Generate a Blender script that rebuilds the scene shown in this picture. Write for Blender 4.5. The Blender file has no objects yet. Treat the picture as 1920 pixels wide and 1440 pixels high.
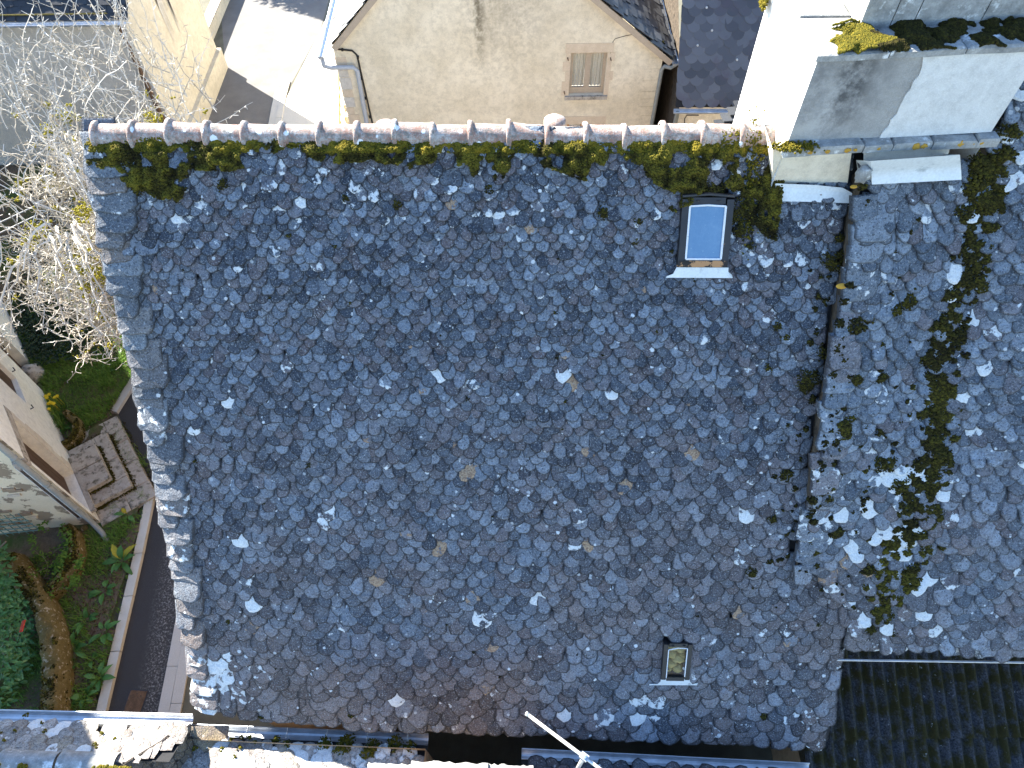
import bpy, bmesh, math, random
import numpy as np
from mathutils import Vector, Matrix
from mathutils.geometry import tessellate_polygon

rng = np.random.default_rng(7)
random.seed(7)
SC = bpy.context.scene
COL = SC.collection

# ------------------------------------------------------------------ camera, sky, sun, exposure
F = 1331.0                       # focal length in pixels of a 1920 px wide picture
CAMZ = 13.5                      # the drone's height above the street
_dn = np.array([15 / F, -920 / F, -1.0]); _dn /= np.linalg.norm(_dn)
_up = -_dn
_fw = np.array([0, 0, -1.0]); _fw = _fw - _up * _fw.dot(_up); _fw /= np.linalg.norm(_fw)
CM = np.stack([np.cross(_fw, _up), _fw, _up])
cam_d = bpy.data.cameras.new('camera'); cam = bpy.data.objects.new('camera', cam_d); COL.objects.link(cam)
cam.matrix_world = Matrix.Translation((0, 0, CAMZ)) @ Matrix(CM.tolist()).to_4x4()
cam_d.sensor_width = 36; cam_d.lens = F / 1920 * 36; cam_d.clip_end = 2000; cam_d.clip_start = 0.05
SC.camera = cam

SUN_AZ = (-0.75, 0.66); SUN_EL = math.radians(33.8)
_k = math.cos(SUN_EL) / math.hypot(*SUN_AZ)
SUN = Vector((SUN_AZ[0] * _k, SUN_AZ[1] * _k, math.sin(SUN_EL)))
world = bpy.data.worlds.new('World'); SC.world = world; world.use_nodes = True
wn = world.node_tree.nodes; wl = world.node_tree.links
sky = wn.new('ShaderNodeTexSky'); sky.sky_type = 'NISHITA'; sky.sun_disc = False
sky.sun_elevation = SUN_EL; sky.sun_rotation = math.atan2(SUN.x, SUN.y)
sky.air_density = 1.0; sky.dust_density = 0.0; sky.ozone_density = 3.4
wn['Background'].inputs['Strength'].default_value = 0.088
wl.new(sky.outputs[0], wn['Background'].inputs[0])
sl = bpy.data.lights.new('sun', 'SUN'); sl.energy = 5.0; sl.angle = math.radians(0.5); sl.color = (1.0, 0.95, 0.86)
so = bpy.data.objects.new('sun', sl); COL.objects.link(so)
so.rotation_euler = SUN.to_track_quat('Z', 'Y').to_euler(); so.location = (-20, 20, 40)
SC.view_settings.view_transform = 'Standard'; SC.view_settings.look = 'None'
SC.view_settings.gamma = 1.0; SC.view_settings.exposure = 2.55; SC.view_settings.use_curve_mapping = False


def ray(u, v): return CM @ np.array([(u - 960) / F, -(v - 720) / F, -1.0])
def at_z(u, v, z): d = ray(u, v); return d * ((z - CAMZ) / d[2]) + (0, 0, CAMZ)
def at_y(u, v, y): d = ray(u, v); return d * (y / d[1]) + (0, 0, CAMZ)
def at_x(u, v, x): d = ray(u, v); return d * (x / d[0]) + (0, 0, CAMZ)
def at_p(u, v, p0, n):
    d = ray(u, v); q = np.asarray(p0, float) - (0, 0, CAMZ); return d * (q.dot(n) / d.dot(n)) + (0, 0, CAMZ)
def px(p):
    c = CM.T @ (np.asarray(p, float) - (0, 0, CAMZ)); return 960 - F * c[0] / c[2], 720 + F * c[1] / c[2], -c[2]
def unit(a): a = np.asarray(a, float); return a / np.linalg.norm(a)


# ------------------------------------------------------------------ numpy value noise
_H = rng.random((256, 256))
def vnoise(x, y, sc=1.0, seed=0):
    x = np.asarray(x, float) * sc + seed * 17.31; y = np.asarray(y, float) * sc + seed * 9.77
    xi = np.floor(x).astype(int); yi = np.floor(y).astype(int); fx = x - xi; fy = y - yi
    fx = fx * fx * (3 - 2 * fx); fy = fy * fy * (3 - 2 * fy)
    g = lambda a, b: _H[a % 256, b % 256]
    return (g(xi, yi) * (1 - fx) + g(xi + 1, yi) * fx) * (1 - fy) + (g(xi, yi + 1) * (1 - fx) + g(xi + 1, yi + 1) * fx) * fy
def fbm(x, y, sc=1.0, seed=0):
    return (vnoise(x, y, sc, seed) * .55 + vnoise(x, y, sc * 2.1, seed + 1) * .3 + vnoise(x, y, sc * 4.3, seed + 2) * .15)


# ------------------------------------------------------------------ materials
class NT:
    def __init__(s, name):
        s.m = bpy.data.materials.new(name); s.m.use_nodes = True
        s.n = s.m.node_tree.nodes; s.l = s.m.node_tree.links; s.b = s.n['Principled BSDF']
        s.geo = s.n.new('ShaderNodeNewGeometry'); s.pos = s.geo.outputs['Position']
    def link(s, a, b):
        if isinstance(a, (int, float)): b.default_value = a
        elif isinstance(a, tuple): b.default_value = (*a, 1) if len(a) == 3 and b.type == 'RGBA' else a
        else: s.l.new(a, b)
    def noise(s, sc, det=3, rough=.55, vec=None, dist=0):
        t = s.n.new('ShaderNodeTexNoise'); t.inputs['Scale'].default_value = sc; t.inputs['Detail'].default_value = det
        t.inputs['Roughness'].default_value = rough; t.inputs['Distortion'].default_value = dist
        s.l.new(vec or s.pos, t.inputs['Vector']); return t.outputs['Fac']
    def voro(s, sc, vec=None, feature='F1'):
        t = s.n.new('ShaderNodeTexVoronoi'); t.inputs['Scale'].default_value = sc; t.feature = feature
        s.l.new(vec or s.pos, t.inputs['Vector']); return t
    def ramp(s, f, stops):
        t = s.n.new('ShaderNodeMapRange'); t.inputs['From Min'].default_value = stops[0]; t.inputs['From Max'].default_value = stops[1]
        t.clamp = True; s.l.new(f, t.inputs['Value']); return t.outputs[0]
    def math(s, op, a, b=0.0):
        t = s.n.new('ShaderNodeMath'); t.operation = op; s.link(a, t.inputs[0]); s.link(b, t.inputs[1]); return t.outputs[0]
    def mix(s, f, a, b, mode='MIX'):
        t = s.n.new('ShaderNodeMix'); t.data_type = 'RGBA'; t.blend_type = mode
        s.link(f, t.inputs[0]); s.link(a, t.inputs[6]); s.link(b, t.inputs[7]); return t.outputs[2]
    def vmath(s, op, a, b):
        t = s.n.new('ShaderNodeVectorMath'); t.operation = op; s.link(a, t.inputs[0]); s.link(b, t.inputs[1]); return t.outputs[0]
    def attr(s, name='tint'):
        t = s.n.new('ShaderNodeAttribute'); t.attribute_name = name
        q = s.n.new('ShaderNodeSeparateColor'); s.l.new(t.outputs['Color'], q.inputs[0]); return q.outputs
    def bump(s, h, d=.01, st=1.0):
        t = s.n.new('ShaderNodeBump'); t.inputs['Distance'].default_value = d; t.inputs['Strength'].default_value = st
        s.l.new(h, t.inputs['Height']); s.l.new(t.outputs[0], s.b.inputs['Normal'])
    def done(s, col, rough=.9, spec=.25, metal=0.0):
        s.link(col, s.b.inputs['Base Color']); s.link(rough, s.b.inputs['Roughness'])
        s.b.inputs['Specular IOR Level'].default_value = spec; s.b.inputs['Metallic'].default_value = metal; return s.m

def mat_slate(name, dark=(.034, .042, .058), lite=(.26, .3, .35), brown=(.16, .13, .13), pale=.74, spots=.925, brownness=.45, rimdark=.88, lichen=(.72, .74, .73)):
    """rough stone slate: rim dark with dirt and painted gap shade, grey crustose lichen speckle, white and ochre rosettes on some slates"""
    s = NT(name); a = s.attr()
    at = s.n.new('ShaderNodeAttribute'); at.attribute_name = 'tint'; alpha = at.outputs['Alpha']
    off = s.n.new('ShaderNodeCombineXYZ'); s.l.new(s.math('MULTIPLY', a[0], 37.0), off.inputs[0]); s.l.new(s.math('MULTIPLY', a[0], 91.0), off.inputs[1])
    p = s.vmath('ADD', s.pos, off.outputs[0])
    base = s.mix(s.math('POWER', a[0], 1.25), dark, lite)
    hue = s.math('FRACT', s.math('MULTIPLY', a[0], 13.7))
    base = s.mix(s.math('MULTIPLY', s.ramp(hue, (1 - brownness, 1)), .8), base, brown)
    n1 = s.noise(15, 4, .65, p); n2 = s.noise(52, 3, .7, p); n3 = s.noise(120, 2, .7, p); nl = s.noise(.9, 3, .6)
    base = s.mix(s.ramp(n1, (.4, .68)), base, s.mix(.5, base, (.03, .033, .04)))
    sz = s.n.new('ShaderNodeSeparateXYZ'); s.l.new(s.pos, sz.inputs[0])
    brown_low = s.math('MULTIPLY', s.ramp(sz.outputs[2], (7.0, 3.8)), s.ramp(s.math('ADD', s.noise(.8, 3, .6), s.math('MULTIPLY', n1, .25)), (.46, .74)))  # slates turn browner towards the eave, in noisy patches
    base = s.mix(s.math('MULTIPLY', brown_low, .75), base, s.mix(a[0], (.1, .075, .062), (.23, .175, .15)))
    speck = s.math('MULTIPLY', s.ramp(s.math('ADD', s.math('MULTIPLY', n2, .62), s.math('MULTIPLY', n3, .42)), (.555, .635)), s.math('ADD', .2, s.math('MULTIPLY', n1, .9)))
    base = s.mix(s.math('MULTIPLY', speck, pale), base, (.5, .535, .56))
    dk = s.ramp(s.noise(48, 2, .6, s.vmath('ADD', p, (5, 9, 2))), (.56, .66)); base = s.mix(s.math('MULTIPLY', dk, .7), base, (.02, .022, .027))
    edge = s.ramp(s.math('ADD', alpha, s.math('MULTIPLY', s.math('SUBTRACT', n2, .5), .8)), (.92, .12))
    base = s.mix(s.math('MULTIPLY', edge, rimdark), base, (.018, .018, .02))  # painted shade on each slate's dirty rim, so gaps and relief look deeper
    v = s.voro(15, p); rc = s.n.new('ShaderNodeSeparateColor'); s.l.new(v.outputs['Color'], rc.inputs[0])
    rad = s.math('MULTIPLY', s.ramp(s.math('ADD', rc.outputs[0], s.math('MULTIPLY', s.math('SUBTRACT', nl, .5), .14)), (spots, spots + .07)), .4)
    spot = s.ramp(s.math('SUBTRACT', rad, s.math('ADD', v.outputs['Distance'], s.math('MULTIPLY', s.math('SUBTRACT', n2, .5), .45))), (-.01, .05))
    base = s.mix(s.math('MULTIPLY', spot, s.ramp(rc.outputs[1], (-.4, .8))), base, (.62, .65, .66))
    big = s.math('ADD', s.math('MULTIPLY', s.noise(9, 2, .5, p), .72), s.math('MULTIPLY', n2, .28))
    m = s.ramp(s.math('SUBTRACT', a[1], big), (-.005, .015))
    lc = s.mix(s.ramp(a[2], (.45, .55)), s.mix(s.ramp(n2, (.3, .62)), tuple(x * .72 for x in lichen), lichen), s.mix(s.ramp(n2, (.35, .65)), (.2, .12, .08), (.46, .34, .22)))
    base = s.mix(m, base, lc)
    s.bump(s.math('ADD', s.math('MULTIPLY', n1, .8), s.math('MULTIPLY', n2, .6)), .03, 1.0)
    return s.done(base, .85, .3)

def mat_rough(name, c1, c2, sc=6, rough=.9, bump=.006, fine=60, c3=None, c3lim=(.58, .7), c3sc=2.5, spec=.25):
    s = NT(name); n1 = s.noise(sc, 5, .62); n2 = s.noise(fine, 3, .65)
    col = s.mix(s.ramp(n1, (.3, .7)), c1, c2)
    col = s.mix(s.math('MULTIPLY', s.ramp(n2, (.35, .7)), .35), col, tuple(x * .55 for x in c1))
    if c3: col = s.mix(s.ramp(s.noise(c3sc, 5, .65), c3lim), col, c3)
    s.bump(s.math('ADD', n1, s.math('MULTIPLY', n2, .5)), bump, .8)
    return s.done(col, rough, spec)

def mat_tint(name, cols, rough=.85, spec=.25, fine=120, bump=.004, trans=0):
    """colour picked by the per-piece random tint"""
    s = NT(name); a = s.attr()
    col = s.mix(s.ramp(a[0], (0, .5)), cols[0], cols[1])
    col = s.mix(s.ramp(a[0], (.5, 1)), col, cols[2])
    n = s.noise(fine, 3, .6); col = s.mix(s.math('MULTIPLY', s.ramp(n, (.3, .7)), .4), col, tuple(x * .5 for x in cols[0]))
    s.bump(n, bump, .7)
    if trans:
        m = s.done(col, rough, spec); tr = s.n.new('ShaderNodeBsdfTranslucent'); s.l.new(col, tr.inputs[0])
        mx = s.n.new('ShaderNodeMixShader'); mx.inputs[0].default_value = trans
        s.l.new(s.b.outputs[0], mx.inputs[1]); s.l.new(tr.outputs[0], mx.inputs[2]); s.l.new(mx.outputs[0], s.n['Material Output'].inputs[0]); return m
    return s.done(col, rough, spec)

M = {}
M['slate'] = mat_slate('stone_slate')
M['slate_pale'] = mat_slate('stone_slate_pale', dark=(.085, .105, .13), lite=(.29, .335, .385), pale=.7, spots=.93, brownness=.3, rimdark=.7)
M['slate_sunny'] = mat_slate('stone_slate_sunny', dark=(.34, .33, .3), lite=(.52, .5, .46), pale=.8, spots=.9, brown=(.3, .25, .17), rimdark=.25)  # lit copy of the slate, sunlight put into its pale colour
M['slate_verge'] = mat_slate('verge_slate', dark=(.05, .06, .078), lite=(.2, .225, .25), brown=(.2, .165, .14), pale=.7, spots=.93, rimdark=.6)
M['slate_olive'] = mat_slate('olive_slate', dark=(.12, .1, .05), lite=(.26, .22, .12), pale=.4, spots=.95, brown=(.2, .16, .08))  # darker copy for the hip, its shade put into the olive colour
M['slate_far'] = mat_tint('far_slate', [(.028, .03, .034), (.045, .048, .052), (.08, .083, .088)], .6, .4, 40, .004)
def mat_scale():
    s = NT('scale_slate'); a = s.attr(); at = s.n.new('ShaderNodeAttribute'); at.attribute_name = 'tint'; n = s.noise(30, 4, .65)
    col = s.mix(a[0], (.06, .063, .072), (.125, .128, .14)); col = s.mix(s.math('MULTIPLY', s.ramp(s.noise(1.6, 4, .7), (.5, .65)), .6), col, (.085, .07, .085))
    col = s.mix(s.math('MULTIPLY', s.ramp(s.math('ADD', at.outputs['Alpha'], s.math('MULTIPLY', n, .5)), (.55, .2)), .6), col, (.14, .11, .045)); s.bump(n, .003, .6)
    return s.done(col, .7, .3)
M['slate_scale'] = mat_scale()
M['slate_edge_lichen'] = mat_rough('ochre_lichen', (.16, .13, .04), (.3, .23, .06), 30)
M['slate_far_pale'] = mat_tint('far_slate_pale', [(.3, .29, .27), (.38, .37, .34), (.46, .44, .4)], .7, .3, 40, .004)  # paler copy of the far slate: sunlight painted in for the sunward slope
M['deck'] = mat_rough('roof_deck', (.02, .02, .022), (.03, .03, .03))
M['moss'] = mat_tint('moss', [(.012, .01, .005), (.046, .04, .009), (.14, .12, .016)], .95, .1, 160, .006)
M['moss_lit'] = mat_tint('moss_bright', [(.03, .034, .006), (.085, .078, .01), (.19, .145, .016)], .95, .1, 160, .006)  # brighter copy of the moss, with sunlight put into the colour
M['lichen_orange'] = mat_rough('orange_lichen', (.4, .22, .03), (.5, .3, .05), 30)
def mat_terracotta():
    s = NT('terracotta'); n1 = s.noise(9, 5, .65); n2 = s.noise(70, 3, .7)
    col = s.mix(s.ramp(n1, (.35, .65)), (.26, .155, .12), (.36, .24, .19))
    col = s.mix(s.math('MULTIPLY', s.ramp(s.math('ADD', s.math('MULTIPLY', n1, .5), s.math('MULTIPLY', n2, .6)), (.5, .62)), .8), col, (.42, .42, .4))
    col = s.mix(s.math('MULTIPLY', s.ramp(s.math('ADD', s.math('MULTIPLY', s.noise(22, 4, .7), .6), s.math('MULTIPLY', n2, .4)), (.49, .58)), .85), col, (.15, .145, .125))
    v = s.voro(11); rc = s.n.new('ShaderNodeSeparateColor'); s.l.new(v.outputs['Color'], rc.inputs[0])
    spot = s.ramp(s.math('SUBTRACT', s.math('MULTIPLY', s.ramp(rc.outputs[0], (.7, 1.0)), .5), s.math('ADD', v.outputs['Distance'], s.math('MULTIPLY', s.math('SUBTRACT', n2, .5), .3))), (0, .05))
    col = s.mix(spot, col, (.74, .76, .76)); s.bump(s.math('ADD', n1, n2), .008, .8)
    return s.done(col, .85)
M['terracotta'] = mat_terracotta()
def mat_render(name, c1, c2, stain=None, zdir=True):
    s = NT(name); n1 = s.noise(1.1, 5, .6); n2 = s.noise(9, 5, .7); n3 = s.noise(85, 2, .6)
    col = s.mix(s.ramp(n1, (.35, .65)), c1, c2)
    col = s.mix(s.math('MULTIPLY', s.ramp(n2, (.42, .7)), .5), col, tuple(x * .6 for x in c1))
    col = s.mix(s.math('MULTIPLY', s.ramp(n3, (.45, .7)), .3), col, tuple(min(1, x * 1.25) for x in c2))
    if stain:
        for (cx, w, z0, z1, cl, amt) in stain:      # rain streaks: soft vertical bands in x
            sp = s.n.new('ShaderNodeSeparateXYZ'); s.l.new(s.pos, sp.inputs[0])
            dx = s.math('ABSOLUTE', s.math('ADD', s.math('SUBTRACT', sp.outputs[0], cx), s.math('MULTIPLY', s.math('SUBTRACT', n2, .5), w)))
            band = s.math('SUBTRACT', 1.0, s.ramp(dx, (w * .25, w)))
            vert = s.ramp(sp.outputs[2], (z0, z1))
            col = s.mix(s.math('MULTIPLY', s.math('MULTIPLY', band, vert), s.math('MULTIPLY', s.ramp(n2, (.25, .6)), amt)), col, cl)
    s.bump(s.math('ADD', s.math('MULTIPLY', n2, 1.0), s.math('MULTIPLY', n3, .5)), .014, .8)
    return s.done(col, .92, .2)
M['gable'] = mat_render('lime_render', (.66, .57, .41), (.8, .71, .54), stain=[(-.62, .17, 3.2, 4.8, (.12, .1, .06), .9), (.2, 1.3, 3.0, 6.5, (.28, .235, .17), .75), (-.45, .5, 4.0, 6.0, (.24, .2, .13), .6)])
M['pale_render'] = mat_render('pale_render', (.52, .46, .35), (.62, .56, .44))
M['grey_render'] = mat_render('grey_render', (.52, .48, .42), (.62, .58, .51))
M['white_render'] = mat_render('white_render', (.8, .77, .68), (.86, .83, .75))
M['cream_wall'] = mat_render('cream_wall', (.62, .54, .42), (.7, .63, .5))
M['chimney_white'] = mat_render('chimney_render', (.58, .58, .56), (.68, .68, .66))
M['chimney_grey'] = mat_render('chimney_cement', (.3, .295, .28), (.4, .395, .38), stain=[(3.05, .26, 9.2, 9.75, (.085, .085, .085), .95), (2.72, .14, 9.3, 10, (.16, .16, .16), .7), (3.3, .12, 9.3, 10, (.18, .18, .175), .6)])
M['rubble'] = mat_rough('rubble_wall', (.28, .2, .13), (.42, .31, .2), 7, bump=.03, fine=30)
M['peeling'] = mat_rough('peeling_plaster', (.74, .6, .4), (.8, .67, .48), 2.5, bump=.01, c3=(.28, .21, .14), c3lim=(.53, .56), c3sc=2.2)
M['stone_dark'] = mat_rough('dark_stone_wall', (.05, .04, .03), (.13, .1, .07), 8, bump=.04, fine=25)
M['stone_pink'] = mat_rough('pink_sandstone', (.6, .48, .34), (.7, .58, .43), 6)
M['stone'] = mat_rough('worn_stone', (.38, .33, .27), (.5, .45, .38), 7, fine=45, c3=(.11, .1, .07), c3lim=(.5, .66), c3sc=9)
M['stone_moss'] = mat_rough('mossy_stone', (.12, .085, .022), (.2, .15, .06), 9, bump=.05, fine=50, c3=(.4, .34, .24), c3lim=(.56, .66), c3sc=14)
M['stone_cap'] = mat_rough('lichen_stone', (.2, .2, .19), (.42, .42, .4), 9, bump=.015, fine=55, c3=(.6, .61, .6), c3lim=(.58, .66), c3sc=7)
M['earth'] = mat_rough('earth', (.1, .07, .045), (.19, .14, .09), 8, bump=.03, fine=40, c3=(.06, .09, .018), c3lim=(.45, .6), c3sc=1.4)
def mat_asphalt():
    s = NT('asphalt'); n1 = s.noise(1.3, 4); n2 = s.noise(120, 2, .7); v = s.noise(260, 1, .5)
    col = s.mix(n1, (.04, .038, .038), (.052, .049, .048)); col = s.mix(s.ramp(v, (.62, .72)), col, (.15, .145, .14))
    col = s.mix(s.math('MULTIPLY', s.ramp(n2, (.35, .65)), .4), col, (.025, .024, .024))
    # chalky splashes along the foot of the house
    sp = s.n.new('ShaderNodeSeparateXYZ'); s.l.new(s.pos, sp.inputs[0])
    lx = s.math('ADD', s.math('ADD', sp.outputs[0], s.math('MULTIPLY', sp.outputs[1], .1)), 6.22)
    band = s.math('SUBTRACT', 1.0, s.ramp(s.math('ABSOLUTE', lx), (.0, .34)))
    wet = s.math('MULTIPLY', band, s.ramp(s.noise(26, 5, .75), (.5, .62)))
    col = s.mix(s.math('MULTIPLY', wet, .6), col, (.4, .39, .37))
    s.bump(n2, .004, .7); return s.done(col, .85, .3)
M['asphalt'] = mat_asphalt()
M['asphalt_pale'] = mat_rough('old_tarmac', (.15, .14, .13), (.2, .19, .175), 1.5, fine=70)
M['concrete'] = mat_rough('concrete', (.55, .51, .43), (.64, .6, .52), 5, fine=90, bump=.003)
M['concrete_pale'] = mat_rough('pale_concrete', (.5, .48, .43), (.56, .54, .5), 1.2, fine=60, bump=.003)
M['concrete_dark'] = mat_rough('dark_concrete', (.1, .095, .07), (.16, .15, .11), 3, fine=60)
def mat_metal(name, c, rough=.4, metal=.85, sc=8):
    s = NT(name); n = s.noise(sc, 4); col = s.mix(s.ramp(n, (.35, .7)), c, tuple(x * .75 for x in c)); s.bump(n, .002, .4)
    return s.done(col, rough, .5, metal)
M['zinc'] = mat_metal('zinc', (.55, .58, .62), .45, .7)
M['zinc_new'] = mat_rough('zinc_flashing', (.6, .65, .67), (.7, .74, .75), 5, .5, .002, 40, c3=(.3, .34, .36), c3lim=(.6, .75), c3sc=6, spec=.5)
M['pvc'] = mat_rough('grey_plastic', (.4, .41, .42), (.46, .47, .48), 4, .5, .001, spec=.5)
M['pipe_green'] = mat_rough('grey_green_pipe', (.23, .245, .225), (.3, .31, .29), 8, .6, .002, spec=.4)
M['pvc_black'] = mat_rough('black_cable', (.02, .018, .015), (.03, .025, .02), 4, .5, .001)
M['iron_dark'] = mat_rough('dark_iron', (.012, .012, .014), (.022, .02, .02), 9, .5, .003, c3=(.22, .11, .05), c3lim=(.67, .72), c3sc=9, spec=.5)
M['iron_flaking'] = mat_rough('flaking_iron', (.02, .018, .018), (.05, .035, .028), 9, .7, .005, c3=(.42, .22, .1), c3lim=(.5, .54), c3sc=8)
M['iron_rust'] = mat_rough('rusty_iron', (.1, .06, .035), (.2, .12, .07), 14, .85, .006, c3=(.03, .03, .03), c3lim=(.55, .68), c3sc=16)
M['iron_pale'] = mat_rough('pale_iron', (.4, .4, .4), (.5, .5, .5), 9, .5, .002)
M['white_paint'] = mat_rough('white_paint', (.7, .71, .72), (.8, .8, .8), 14, .5, .002, c3=(.3, .3, .3), c3lim=(.64, .7), c3sc=20)
M['alu'] = mat_metal('aluminium', (.8, .8, .78), .4, .6)
M['wood_dark'] = mat_rough('brown_wood', (.075, .042, .026), (.1, .058, .035), 12, .6, .004)
M['wood_beige'] = mat_rough('beige_wood', (.42, .34, .25), (.48, .39, .29), 12, .6, .003)
M['wood_orange'] = mat_rough('orange_wood', (.4, .17, .05), (.46, .21, .07), 12, .6, .003)
M['curtain'] = mat_rough('net_curtain', (.5, .48, .4), (.56, .54, .46), 16, .8, .003)
M['curtain_white'] = mat_rough('white_curtain', (.6, .6, .56), (.68, .68, .64), 20, .8, .003)
M['teal'] = mat_rough('teal_lattice', (.12, .22, .2), (.18, .28, .25), 20, .7)
M['red'] = mat_rough('red_plastic', (.55, .04, .02), (.62, .06, .03), 10, .5)
M['yellow_metal'] = mat_rough('ochre_metal', (.34, .27, .08), (.42, .33, .11), 10, .6)
M['bark'] = mat_tint('lichen_bark', [(.3, .28, .24), (.48, .46, .42), (.62, .61, .57)], .9, .15, 60, .01)
M['twig'] = mat_tint('twig', [(.34, .29, .215), (.52, .48, .41), (.7, .68, .62)], .9, .15, 90, .003)
M['leaf_lichen'] = mat_tint('yellow_lichen', [(.14, .13, .02), (.3, .26, .03), (.42, .36, .05)], .9, .1, 90, .006)
M['grass'] = mat_tint('grass', [(.08, .17, .02), (.14, .27, .03), (.25, .34, .07)], .7, .3, 30, .001, trans=.25)
M['dock'] = mat_tint('dock_leaf', [(.05, .14, .025), (.08, .2, .038), (.13, .27, .05)], .5, .4, 30, .003, trans=.2)
M['laurel'] = mat_tint('laurel_leaf', [(.06, .19, .06), (.1, .26, .08), (.24, .36, .12)], .4, .5, 30, .002, trans=.12)
M['ivy'] = mat_tint('ivy_leaf', [(.01, .022, .006), (.016, .034, .009), (.026, .05, .012)], .6, .3, 30, .002)
M['litter'] = mat_tint('leaf_litter', [(.06, .035, .02), (.12, .075, .045), (.24, .17, .12)], .9, .1, 30, .002)
M['petal'] = mat_rough('yellow_petal', (.7, .5, .02), (.75, .58, .04), 20)
M['vine'] = mat_rough('vine_stem', (.2, .15, .1), (.27, .2, .14), 20)
M['fresh_leaf'] = mat_tint('fresh_leaf', [(.08, .16, .015), (.14, .24, .02), (.2, .3, .04)], .6, .3, 30, .002, trans=.3)
M['dark_void'] = mat_rough('soot_dark', (.01, .01, .01), (.015, .015, .014), 5)
def mat_pane():
    s = NT('sky_blue_glass'); n = s.noise(30, 5, .7); n2 = s.noise(300, 2)
    col = s.mix(s.ramp(n, (.62, .85)), (.09, .19, .31), (.3, .4, .48)); col = s.mix(s.math('MULTIPLY', s.ramp(n2, (.5, .7)), .15), col, (.4, .5, .6))  # sky reflection painted into the pane as its blue
    return s.done(s.mix(s.math('MULTIPLY', s.ramp(s.noise(6, 5, .7), (.4, .75)), .35), col, (.2, .33, .45)), s.math('MULTIPLY', n, .4), .8)
M['pane'] = mat_pane()
def mat_glass():
    s = NT('clear_glass'); tr = s.n.new('ShaderNodeBsdfTransparent'); gl = s.n.new('ShaderNodeBsdfGlossy'); gl.inputs['Roughness'].default_value = .05
    mx = s.n.new('ShaderNodeMixShader'); mx.inputs[0].default_value = .04
    s.l.new(tr.outputs[0], mx.inputs[1]); s.l.new(gl.outputs[0], mx.inputs[2]); s.l.new(mx.outputs[0], s.n['Material Output'].inputs[0]); return s.m
M['glass'] = mat_glass()
M['stone_inside'] = mat_rough('ochre_stones', (.3, .24, .08), (.42, .34, .15), 8, bump=.02, fine=40)
def mat_fibre():
    s = NT('mossy_fibre_cement'); n1 = s.noise(3.2, 5, .7); n2 = s.noise(40, 4, .7); sp = s.n.new('ShaderNodeSeparateXYZ'); s.l.new(s.pos, sp.inputs[0])
    col = s.mix(s.ramp(n2, (.35, .65)), (.01, .011, .014), (.075, .08, .095))
    col = s.mix(s.ramp(n1, (.42, .56)), col, s.mix(n2, (.009, .008, .002), (.045, .039, .008)))
    col = s.mix(s.ramp(s.noise(9, 4, .8), (.66, .71)), col, (.4, .42, .44)); s.bump(s.math('ADD', n1, n2), .02, .8)
    return s.done(col, .9)
M['fibre'] = mat_fibre()


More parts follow.
